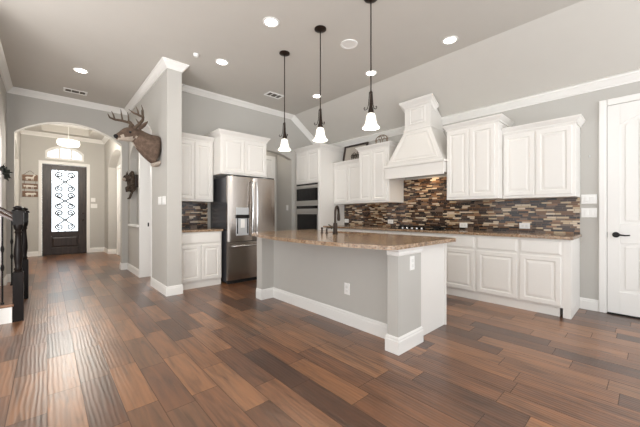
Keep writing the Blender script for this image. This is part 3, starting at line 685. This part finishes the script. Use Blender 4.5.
# ------------------------------------------------------------------ outlets and switches
def plate(name, label, F, cu, cv, w, h, gang, kind, cat):
    """kind: 'outlet' pair of receptacles, 'rocker' switches"""
    p = F(cu, cv, 0); t_ = thing(name, label, cat, p)
    obj('cover_plate', rings_panel(B(), F, cu-w/2, cu+w/2, cv-h/2, cv+h/2, [(0, 0), (0, .004), (.004, .006)]), PLASTIC, t_)
    for k in range(gang):
        c0 = cu+(k-(gang-1)/2)*.046
        if kind == 'rocker': obj('rocker_switch', rings_panel(B(), F, c0-.016, c0+.016, cv-.033, cv+.033, [(0, .006), (0, .007), (.003, .010)]), PLASTIC, t_)
        elif w > h:
            for s in (-1, 1): obj('receptacle', rings_panel(B(), F, c0+s*.022-.014, c0+s*.022+.014, cv-.016, cv+.016, [(0, .006), (0, .008), (.003, .009)]), simple('socket_white', L(225, 224, 220), .4), t_)
        else:
            for s in (-1, 1): obj('receptacle', rings_panel(B(), F, c0-.016, c0+.016, cv+s*.022-.014, cv+s*.022+.014, [(0, .006), (0, .008), (.003, .009)]), simple('socket_white', L(225, 224, 220), .4), t_)
    return t_
FR = facing_x(XR-.0005); FT = facing_x(XR-.0115)
plate('light_switch', 'upper white switch plate beside the white panel door', FR, .497, 1.345, .145, .115, 2, 'rocker', 'light switch')
plate('light_switch', 'lower white switch plate beside the white panel door', FR, .497, 1.18, .145, .115, 2, 'rocker', 'light switch')
plate('wall_outlet', 'white outlet on the mosaic backsplash nearest the panel door', FT, 1.16, 1.0, .125, .078, 1, 'outlet', 'outlet')
plate('wall_outlet', 'white outlet on the mosaic backsplash just right of the cooktop', FT, 1.98, .985, .12, .075, 1, 'outlet', 'outlet')
plate('wall_outlet', 'white outlet on the mosaic backsplash just left of the cooktop', FT, 3.34, 1.015, .12, .078, 1, 'outlet', 'outlet')
plate('wall_outlet', 'white outlet on the mosaic backsplash farthest left, behind the faucet', FT, 4.48, 1.01, .12, .078, 1, 'outlet', 'outlet')
plate('wall_outlet', 'white outlet low on the long grey side of the island', facing_x(2.3445), 2.15, .375, .075, .12, 1, 'outlet', 'outlet')
plate('wall_outlet', 'white outlet high on the grey near end of the island', facing_y(1.4045), 2.37, .735, .072, .12, 1, 'outlet', 'outlet')
plate('light_switch', 'white switch plate inside the arched pantry opening beside the oven tower', facing_x(AX1-.0005), 5.52, 1.30, .075, .12, 1, 'rocker', 'light switch')
plate('light_switch', 'white switch plate on the hall wall below the deer head, nearer the wall end', facing_x(XD-.0005), 4.745, 1.36, .165, .12, 3, 'rocker', 'light switch')
plate('light_switch', 'white switch plate on the hall wall below the deer head, nearer the doorway', facing_x(XD-.0005), 4.965, 1.36, .165, .12, 3, 'rocker', 'light switch')
plate('light_switch', 'upper white switch plate right of the dark front door', facing_y(YD-.0005), 1.03, 1.58, .11, .12, 1, 'rocker', 'light switch')
plate('light_switch', 'lower white switch plate right of the dark front door', facing_y(YD-.0005), 1.05, 1.40, .16, .13, 2, 'rocker', 'light switch')
# two nail anchors on the wall left of the door
tag(obj('wall_hook', tube(B(), [(XR-.0005, .49, 1.86), (XR-.012, .49, 1.86), (XR-.014, .49, 1.872)], .006, 8), CHROME), 'tiny metal hook on the grey wall above the switch plates', 'hook')

# ------------------------------------------------------------------ ceiling fixtures
KC = (HC-1.17)/2.18
def can(x, y, label, lit=True):
    x *= KC; y *= KC
    t_ = thing('recessed_light', label, 'ceiling light', (x, y, HC), 'recessed lights in the ceiling')
    obj('trim_ring', lathe(B(), [(.095, 0), (.092, -.006), (.07, -.006), (.066, .0)], (x, y, HC-.001), 24, False), PLASTIC, t_, smooth=True)
    obj('lens', lathe(B(), [(.068, -.004), (.04, -.007), (.002, -.008)], (x, y, HC-.001), 24), CANE, t_, smooth=True)
    l = bpy.data.lights.new('can_lamp', 'SPOT'); l.energy = CAN_W*4; l.spot_size = 2.5; l.spot_blend = .8; l.shadow_soft_size = .07; l.color = (1, .9, .76)
    o = bpy.data.objects.new('can_lamp', l); COL.objects.link(o); o.parent = t_; o.location = (0, 0, -.03)
    return t_
can(.383, 5.835, 'recessed ceiling light in the hall in front of the arch and air vent')
can(1.886, 2.901, 'recessed ceiling light nearest the camera, left of the pendants')
can(1.862, 4.142, 'recessed ceiling light beside the small white smoke sensor')
can(3.745, 1.689, 'recessed ceiling light farthest right, by the sloped ceiling')
can(3.718, 2.91, 'recessed ceiling light behind the rod of the nearest pendant')
can(3.705, 4.154, 'recessed ceiling light behind the middle pendant, near the oven tower')
t_ = thing('ceiling_speaker', 'round white unlit ceiling speaker between the middle and nearest pendants', 'speaker', (2.873*KC, 2.603*KC, HC))
obj('rim', lathe(B(), [(.11, 0), (.108, -.008), (.085, -.01), (.08, -.004)], (2.873*KC, 2.603*KC, HC-.001), 28, False), PLASTIC, t_, smooth=True)
obj('grille', lathe(B(), [(.083, -.004), (.05, -.005), (.002, -.005)], (2.873*KC, 2.603*KC, HC-.001), 28), simple('speaker_grille', L(236, 234, 230), .6), t_)
sd = obj('smoke_sensor', lathe(B(), [(.036, 0), (.036, -.02), (.027, -.035), (.002, -.037)], (1.506*KC, 4.173*KC, HC-.001), 20), PLASTIC, smooth=True); tag(sd, 'small white dome sensor on the ceiling by the hall wall end', 'smoke detector')
def vent(x, y, w, d, label):
    t_ = thing('air_vent', label, 'air vent', (x, y, HC))
    bm = B(); z0, z1 = HC-.012, HC-.001
    box(bm, x-w/2, x+w/2, y-d/2, y-d/2+.03, z0, z1); box(bm, x-w/2, x+w/2, y+d/2-.03, y+d/2, z0, z1)
    box(bm, x-w/2, x-w/2+.03, y-d/2+.03, y+d/2-.03, z0, z1); box(bm, x+w/2-.03, x+w/2, y-d/2+.03, y+d/2-.03, z0, z1)
    obj('frame', bm, PLASTIC, t_, bevel=.003)
    obj('duct_opening', bx(x-w/2+.03, x+w/2-.03, y-d/2+.03, y+d/2-.03, HC-.004, HC-.002), simple('shaded_duct_grey', L(104, 98, 92), .8), t_)
    n = 3
    for k in range(1, n): obj('louvre', bx(x-w/2+w*k/n-.006, x-w/2+w*k/n+.006, y-d/2+.03, y+d/2-.03, HC-.010, HC-.004), PLASTIC, t_)
vent(.375*KC, 6.90*KC, .33, .2, 'white ceiling air vent above the foyer arch')
vent(3.09*KC, 4.65*KC, .32, .2, 'white ceiling air vent above the refrigerator, behind the far pendant')

def pendant():
    x = y = 0; H = HC
    t_ = thing('pendant_light', 'x', 'pendant light', (0, 0, HC), 'pendant lights over the island')
    obj('canopy', lathe(B(), [(.07, HC-.001), (.07, HC-.012), (.055, HC-.022), (.025, HC-.03), (.008, HC-.034)], (0, 0, 0), 20), BRONZE, t_, smooth=True)
    obj('rod', tube(B(), [(0, 0, HC-.03), (0, 0, 2.37)], .0065, 8), BRONZE, t_, smooth=True)
    obj('socket_holder', lathe(B(), [(.010, 2.40), (.016, 2.385), (.010, 2.37), (.013, 2.31), (.018, 2.24), (.026, 2.21), (.031, 2.185), (.028, 2.174), (.002, 2.174)], (0, 0, 0), 14), BRONZE, t_, smooth=True)
    for a in (0.5, 0.5+2*math.pi/3, .5+4*math.pi/3):
        c_, s_ = math.cos(a), math.sin(a)
        pr = [(.016, 2.385), (.020, 2.33), (.025, 2.26), (.04, 2.212), (.064, 2.202), (.074, 2.216), (.068, 2.228), (.060, 2.222)]
        obj('scroll_arm', tube(B(), [(r*c_, r*s_, z) for r, z in pr], .0045, 6), BRONZE, t_, smooth=True)
    prof = [(r*.88, 2.03+(z-2.03)*.94) for r, z in [(.034, 2.182), (.046, 2.172), (.053, 2.15), (.057, 2.12), (.063, 2.09), (.075, 2.06), (.092, 2.038), (.10, 2.030), (.098, 2.026), (.088, 2.036), (.070, 2.058), (.058, 2.09), (.052, 2.12), (.047, 2.15), (.03, 2.174)]]
    obj('lamp_shade', lathe(B(), prof, (0, 0, 0), 28, False), SHADE, t_, smooth=True)
    obj('bulb', ellips(B(), (0, 0, 2.11), .026, .026, .035), CANE, t_, smooth=True)
    l = bpy.data.lights.new('pendant_lamp', 'POINT'); l.energy = PEND_W; l.shadow_soft_size = .04; l.color = (1, .9, .76)
    o = bpy.data.objects.new('pendant_lamp', l); COL.objects.link(o); o.parent = t_; o.location = (0, 0, 2.035-HC)
    return t_
def copy_tree(o, parent=None):
    c = o.copy(); COL.objects.link(c)
    if parent: c.parent = parent; c.matrix_parent_inverse = o.matrix_parent_inverse.copy()
    for ch in list(o.children): copy_tree(ch, c)
    return c
p0 = pendant()
for k, (x, y, lab) in enumerate(((2.386, 3.338, 'bronze pendant with white bell shade farthest from the camera, near the refrigerator'),
                                 (2.385, 2.615, 'middle bronze pendant with white bell shade over the island'),
                                 (2.42, 1.895, 'bronze pendant with white bell shade nearest the camera and the range hood'))):
    p = p0 if k == 0 else copy_tree(p0)
    p.location = (x*KC, y*KC, HC); p['label'] = lab

# foyer light
fx, fy = .365, 8.95
fl = thing('foyer_ceiling_light', 'white drum ceiling light glowing in the foyer', 'ceiling light', (fx, fy, FH+.26))
obj('canopy', lathe(B(), [(.09, FH+.259), (.09, FH+.235), (.02, FH+.225)], (fx, fy, 0), 20), BRONZE, fl, smooth=True)
obj('stem', tube(B(), [(fx, fy, FH+.23), (fx, fy, 2.83)], .006), PLASTIC, fl)
obj('drum_shade', lathe(B(), [(.18, 2.835), (.20, 2.83), (.205, 2.76), (.19, 2.73), (.12, 2.715), (.003, 2.71)], (fx, fy, 0), 32), FOYE, fl, smooth=True)
l = bpy.data.lights.new('foyer_lamp', 'POINT'); l.energy = FOYER_W; l.shadow_soft_size = .35; l.color = (1, .94, .85)
o = bpy.data.objects.new('foyer_lamp', l); COL.objects.link(o); o.location = (fx, fy, 2.45)

# ------------------------------------------------------------------ wall sign in the foyer
sg = thing('wall_sign', 'three hung wooden planks with white animal silhouettes, left of the front door', 'wall sign', (-.335, YD, 1.6))
WH = simple('white_sign_paint', L(228, 222, 212), .7)
def animal(cx, cz, s, kindk):
    bm = B(); f = lambda p, q, n: (cx+p*s, YD-.024-n, cz+q*s)
    body = [(-.5, .12), (-.3, .2), (.25, .17), (.45, .2), (.55, .05), (.45, -.12), (-.4, -.12), (-.55, 0)]
    prism(bm, body, f, 0, .002)
    if kindk < 3:
        for px in (-.42, -.25, .25, .42): prism(bm, [(px-.04, -.1), (px+.04, -.1), (px+.03, -.42), (px-.03, -.42)], f, 0, .002)
    if kindk == 0:
        prism(bm, [(.3, .1), (.5, .12), (.62, .42), (.75, .4), (.72, .5), (.55, .56), (.45, .45)], f, 0, .002)
        for q in (.5, .62): prism(bm, [(q-.02, .5), (q+.03, .5), (q+.1, .8), (q+.05, .8)], f, 0, .002)
    elif kindk == 1: prism(bm, [(.45, .1), (.8, .12), (.9, .0), (.6, -.12), (.45, -.05)], f, 0, .002); prism(bm, [(-.5, .1), (-.75, .2), (-.72, -.15), (-.5, -.02)], f, 0, .002)
    else: prism(bm, [(.4, .18), (.62, .25), (.85, .02), (.7, -.08), (.45, -.08)], f, 0, .002)
    return bm
for k, (z0, z1) in enumerate(((2.05, 2.215), (1.835, 1.98), (1.62, 1.775))):
    pk = obj('plank', bx(-.49, -.185, YD-.022, YD-.002, z0, z1), SIGNW, sg, bevel=.003)
    obj('silhouette', animal(-.345, (z0+z1)/2, .16, k), WH, pk)
obj('hanging_cord', tube(B(), [(-.47, YD-.012, 2.21), (-.34, YD-.012, 2.33), (-.205, YD-.012, 2.21)], .006, 6), HORN, sg)
for a, b in ((2.05, 1.98), (1.835, 1.775)):
    for x in (-.45, -.225): obj('hanging_cord', tube(B(), [(x, YD-.012, a), (x, YD-.012, b)], .005, 6), HORN, sg)


# ------------------------------------------------------------------ things on top of the cabinets
zt1 = 2.17+.075
pf = thing('picture_frame', 'dark brown empty picture frame leaning on top of the lower cabinet by the oven tower', 'picture frame', (4.80, 4.16, zt1))
def fr_map(u, v, n): return (4.74+v*.20-n, u, zt1+v*.98)
fy0, fy1, fh, w = 3.83, 4.47, .385, .04; bm = B()
R = lambda u0, u1, v0, v1: loft(bm, [[fr_map(u0, v0, n), fr_map(u1, v0, n), fr_map(u1, v1, n), fr_map(u0, v1, n)] for n in (0, .025)])
R(fy0, fy1, 0, w); R(fy0, fy1, fh-w, fh); R(fy0, fy0+w, w, fh-w); R(fy1-w, fy1, w, fh-w)
obj('frame', bm, DWOOD, pf)
bm = B(); loft(bm, [[fr_map(fy0+w, w, n), fr_map(fy1-w, w, n), fr_map(fy1-w, fh-w, n), fr_map(fy0+w, fh-w, n)] for n in (.004, .008)])
obj('backing', bm, CANVAS, pf)
ws = thing('metal_sculpture', 'small dark wire sculpture standing in front of the leaning picture frame', 'ornament', (4.64, 4.02, zt1))
bm = B()
for k in range(5):
    y0 = 3.92+k*.045; tube(bm, [(4.62, y0, zt1+.004), (4.63, y0+.02, zt1+.08), (4.62, y0-.01, zt1+.15+.02*(k % 2))], .008, 6)
    tube(bm, spiral(0, 0, .035, 0, 1.2)and [(4.62, y0+.03*math.cos(t), zt1+.09+.03*math.sin(t)) for t in [i*.5 for i in range(13)]], .006, 6)
obj('wire_figure', bm, BRONZE, ws, smooth=True)
obj('stand', bx(4.60, 4.66, 3.90, 4.13, zt1, zt1+.008), BRONZE, ws)
zt2 = 2.35+.075
wk = thing('wire_basket', 'bronze scrolled wire ornament on top of the taller cabinet left of the hood', 'ornament', (4.68, 3.4, zt2))
bm = B(); yc = 3.40
for s in (-1, 1):
    tube(bm, [(4.66, yc+s*(.17-.05*math.sin(t*1.6)), zt2+.005+.17*t) for t in [i/8 for i in range(9)]], .008, 6)
    tube(bm, [(4.66, yc+s*(.07+.05*math.cos(t)), zt2+.10+.05*math.sin(t)) for t in [i*.45 for i in range(15)]], .007, 6)
    tube(bm, [(4.66, yc+s*(.03+.03*math.cos(t)), zt2+.17+.03*math.sin(t)) for t in [i*.45 for i in range(15)]], .006, 6)
tube(bm, [(4.66, yc+.14*math.cos(t), zt2+.12+.10*math.sin(t)) for t in [math.pi*i/12 for i in range(13)]], .009, 6)
obj('scrolls', bm, WICK, wk, smooth=True)
obj('base_ring', tube(B(), [(4.66, yc-.18, zt2+.007), (4.66, yc+.18, zt2+.007)], .007, 6), WICK, wk)

# ------------------------------------------------------------------ deer head
dh = thing('deer_head_mount', 'taxidermy deer head with antlers on the hall wall', 'deer mount', (XD, 5.0, 2.1))
def ring(c, d, side, ra, rb, n=18):
    """ellipse around direction d; side = lateral axis; ra lateral, rb other"""
    d = Vector(d).normalized(); s_ = Vector(side); s_ = (s_-d*s_.dot(d)).normalized(); u = d.cross(s_)
    return [Vector(c)+s_*ra*math.cos(2*math.pi*i/n)+u*rb*math.sin(2*math.pi*i/n) for i in range(n)]
hdv = Vector((-.82, -.46, -.30)).normalized(); lat = Vector((-.42, .90, 0)).normalized()
hc = Vector((.885, 4.97, 2.30))
secs = [ring((1.248, 5.0, 2.10), (-1, 0, .15), (0, 1, 0), .17, .225), ring((1.20, 5.0, 2.12), (-1, 0, .2), (0, 1, 0), .185, .225), ring((1.12, 5.0, 2.17), (-1, 0, .5), (0, 1, 0), .15, .19),
        ring((1.03, 5.0, 2.23), (-1, 0, .75), (0, 1, 0), .115, .145), ring((.955, 5.0, 2.30), (-1, -.1, .7), lat, .09, .115), ring(hc+Vector((.03, 0, .0)), (-1, -.25, .2), lat, .094, .112),
        ring(hc+hdv*.05, hdv, lat, .09, .105), ring(hc+hdv*.10+Vector((0, 0, -.008)), hdv, lat, .074, .088), ring(hc+hdv*.155+Vector((0, 0, -.016)), hdv, lat, .052, .062),
        ring(hc+hdv*.20+Vector((0, 0, -.024)), hdv, lat, .044, .050), ring(hc+hdv*.235+Vector((0, 0, -.026)), hdv, lat, .034, .038)]
body = obj('head_and_neck', loft(B(), secs), FUR, dh, smooth=True)
body.data.materials.append(FURW)
for p_ in body.data.polygons:                     # pale throat, chin and muzzle sides
    c_ = p_.center+Vector((XD, 5.0, 2.1))
    if c_.x < .96 and p_.normal.z < -.45: p_.material_index = 1
    if (c_-hc).dot(hdv) > .15 and p_.normal.z < .2 and (c_-hc).dot(hdv) < .21: p_.material_index = 1
md = body.modifiers.new('sub', 'SUBSURF'); md.levels = 1; md.render_levels = 1
obj('nose', ellips(B(), hc+hdv*.235+Vector((0, 0, -.012)), .03, .034, .028), BLK, body, smooth=True)
for s in (-1, 1):
    obj('eye', ellips(B(), hc+hdv*.075+lat*s*.078+Vector((0, 0, .026)), .017, .017, .017), BLKGL, body, smooth=True)
    e0 = hc+Vector((.05, 0, .06))+lat*s*.07; dirv = (lat*s*.6+Vector((.35, 0, .75))).normalized(); wid = Vector((0, 0, 1)).cross(dirv).normalized()
    R_ = []
    for t, wv in ((0, .022), (.05, .04), (.1, .042), (.15, .026), (.18, .005)):
        R_.append(ring(e0+dirv*t, dirv, wid, wv, wv*.3+.003, 10))
    obj('ear', loft(B(), R_), FUR, body, smooth=True)
    # antlers: main beam sweeps up, out and forward
    a0 = hc+Vector((.02, 0, .075))+lat*s*.035
    def P_(l, f_, z): return a0+lat*s*l+hdv*f_+Vector((0, 0, z))
    beam = [P_(0, 0, 0), P_(.04, -.05, .06), P_(.11, -.05, .11), P_(.18, .0, .145), P_(.215, .10, .17), P_(.21, .18, .20), P_(.18, .23, .25)]
    bm = B(); tube(bm, beam, [.026, .022, .020, .018, .016, .012, .004], 8)
    for i, (f_, z, l_) in ((1, (.06, .08, -.01)), (2, (.02, .15, -.0)), (3, (.03, .17, .01)), (4, (.05, .12, .0))):
        b0 = beam[i]; tube(bm, [b0, b0+hdv*f_*.4+Vector((0, 0, z*.55))+lat*s*l_, b0+hdv*f_+Vector((0, 0, z))], [.013, .010, .003], 7)
    obj('antler', bm, HORN, dh, smooth=True)
bm = loft(B(), [ring((1.248, 5.0, 1.93), (-1, 0, 0), (0, 1, 0), .12, .05), ring((1.18, 5.0, 1.90), (-1, 0, 0), (0, 1, 0), .10, .035), ring((1.15, 5.0, 1.905), (-1, 0, 0), (0, 1, 0), .05, .015)])
obj('white_brisket', bm, FURW, dh, smooth=True)

# ------------------------------------------------------------------ small spotted animal mount on the arch pilaster
bc = thing('bobcat_mount', 'small spotted taxidermy cat mounted on the wall beside the niche', 'animal mount', (XD, 7.0, 1.9))
cx, cy = 1.235, 6.98
secs = [ring((cx+.02, cy, 1.60), (0, 0, 1), (0, 1, 0), .04, .03), ring((cx+.02, cy, 1.66), (0, 0, 1), (0, 1, 0), .085, .075), ring((cx+.01, cy, 1.78), (0, 0, 1), (0, 1, 0), .095, .075), ring((cx+.02, cy, 1.88), (0, 0, 1), (0, 1, 0), .085, .065), ring((cx+.02, cy, 1.96), (0, 0, 1), (0, 1, 0), .06, .05), ring((cx+.03, cy, 2.02), (0, 0, 1), (0, 1, 0), .02, .02)]
b_ = obj('body', loft(B(), secs), SPOT, bc, smooth=True)
bm = loft(B(), [ring((cx-.02, cy-.02, 1.86), (-1, -.4, 0), (0, 1, 0), .06, .06), ring((cx-.07, cy-.05, 1.87), (-1, -.4, 0), (0, 1, 0), .075, .075), ring((cx-.11, cy-.07, 1.86), (-1, -.4, 0), (0, 1, 0), .06, .058), ring((cx-.14, cy-.085, 1.84), (-1, -.4, 0), (0, 1, 0), .03, .03)])
hd_ = obj('head', bm, SPOT, bc, smooth=True)
obj('white_muzzle', ellips(B(), (cx-.125, cy-.09, 1.835), .036, .048, .034), FURW, hd_, smooth=True)
for s in (-1, 1):
    obj('ear', loft(B(), [ring((cx-.07, cy-.045+s*.055, 1.93), (0, s*.3, 1), (0, 1, 0), .03, .012, 8), ring((cx-.07, cy-.045+s*.065, 2.0), (0, s*.3, 1), (0, 1, 0), .004, .003, 8)]), SPOT, hd_)
    obj('eye', ellips(B(), (cx-.125, cy-.08+s*.035, 1.89), .009, .009, .009, 8, 6), BLKGL, hd_)
    obj('leg', tube(B(), [(cx-.0, cy+s*.06, 1.72), (cx-.06, cy+s*.075, 1.68), (cx-.05, cy+s*.075, 1.60)], [.034, .026, .02], 8), SPOT, bc, smooth=True)
obj('tail', tube(B(), [(cx+.03, cy, 1.62), (cx, cy-.02, 1.54), (cx-.02, cy-.03, 1.48), (cx-.06, cy-.06, 1.46)], [.025, .023, .022, .012], 8), SPOT, bc, smooth=True)
obj('wall_plaque', bx(cx+.07, XD+.1195, cy-.07, cy+.07, 1.70, 1.95), DWOOD, bc, bevel=.008)

# ------------------------------------------------------------------ staircase and railings
stc = thing('staircase', 'staircase with brown treads, white risers and black turned railings at the left edge', 'staircase', (-.27, 5.2, 0))
for k in range(6):
    x1 = -.275-k*.27; x0 = x1-.27; z = .2+k*.185
    obj('riser', bx(x0+.0, x1-.002, 4.60, 5.84, 0, z-.03), TRIM, stc)
    obj('tread', bx(x0-.0, x1+.02 if k else x1+.012, 4.585, 5.855, z-.03, z), TREAD, stc, bevel=.008)
def railing(yc):
    t_ = stc
    x = -.232; h = .042
    bm = B(); box(bm, x-h, x+h, yc-h, yc+h, 0, .53); box(bm, x-h, x+h, yc-h, yc+h, 1.05, 1.18)
    lathe(bm, [(.042, .53), (.03, .545), (.036, .565), (.026, .585), (.03, .63), (.037, .70), (.034, .78), (.026, .88), (.024, .95), (.034, .965), (.026, .985), (.034, 1.0), (.04, 1.03), (.042, 1.05)], (x, yc, 0), 16)
    np_ = obj('newel_post', bm, BWOOD, t_, smooth=True)
    bm = B(); box(bm, x-.055, x+.055, yc-.055, yc+.055, 1.18, 1.195); lathe(bm, [(.05, 1.195), (.05, 1.21), (.03, 1.216), (.042, 1.228), (.042, 1.236), (.025, 1.25), (.002, 1.254)], (x, yc, 0), 16)
    obj('post_cap', bm, BWOOD, np_, smooth=True)
    sl = .185/.27; rz = lambda xx: 1.11+(x-h-xx)*sl
    bm = loft(B(), [[(xx, yc+a, rz(xx)+b) for a, b in ((-.03, -.025), (-.033, .0), (-.024, .024), (.024, .024), (.033, 0), (.03, -.025))] for xx in (x-h, x-h-1.4)])
    hr = obj('handrail', bm, wood_material('rail_brown_wood', L(44, 28, 22), L(70, 46, 36), (1, 8, 8), .25), t_)
    for k in range(10):
        xx = -.352-k*.135; kk = int((-.275-xx)/.27); z0 = .2+kk*.185; z1 = rz(xx)-.02
        prof = [(.008, z0+.012), (.008, z0+.35), (.013, z0+.37), (.016, z0+.39), (.013, z0+.41), (.008, z0+.43), (.008, z0+.55), (.013, z0+.57), (.016, z0+.59), (.013, z0+.61), (.008, z0+.63), (.008, z1)]
        bm = lathe(B(), prof, (xx, yc, 0), 8); box(bm, xx-.014, xx+.014, yc-.014, yc+.014, z0, z0+.02)
        obj('baluster', bm, BLK, hr)
railing(4.645)
railing(5.80)
# dark leafy wall spray on the left hall wall
lf = thing('leafy_wall_spray', 'dark green leaf spray with pale blooms on the left hall wall above the stair newels', 'wall decoration', (-.51, 6.5, 1.75))
rnd = random.Random(3)
obj('stem', tube(B(), [(-.509, 6.56, 1.72), (-.48, 6.36, 1.77), (-.48, 6.10, 1.78)], .008, 6), BRONZE, lf)
for k in range(26):
    c0 = Vector((-.485+rnd.uniform(0, .03), 6.12+.42*rnd.random(), 1.75+rnd.uniform(-.04, .07)))
    d = Vector((rnd.uniform(.1, .5), rnd.uniform(-1, 1), rnd.uniform(-.6, .9))).normalized(); s_ = d.orthogonal().normalized(); s_.rotate(Matrix.Rotation(rnd.uniform(0, 6), 3, d)); nn = d.cross(s_); l_ = rnd.uniform(.07, .11)
    bm = loft(B(), [[c0+d*l_*t+s_*w_*l_+nn*.001, c0+d*l_*t-nn*.12*w_*l_, c0+d*l_*t-s_*w_*l_+nn*.001, c0+d*l_*t+nn*.004] for t, w_ in ((0, .05), (.3, .3), (.6, .3), (1, .02))])
    obj('leaf', bm, LEAF, lf)
for k in range(4):
    c0 = Vector((-.47, 6.15+.07*k, 1.68+.015*(k % 2)))
    bm = B()
    for j in range(6):
        a = j*math.pi/3; ellips(bm, c0+Vector((0, .022*math.cos(a), .022*math.sin(a))), .008, .016, .016, 8, 6)
    obj('bloom', bm, FROND, lf, smooth=True)
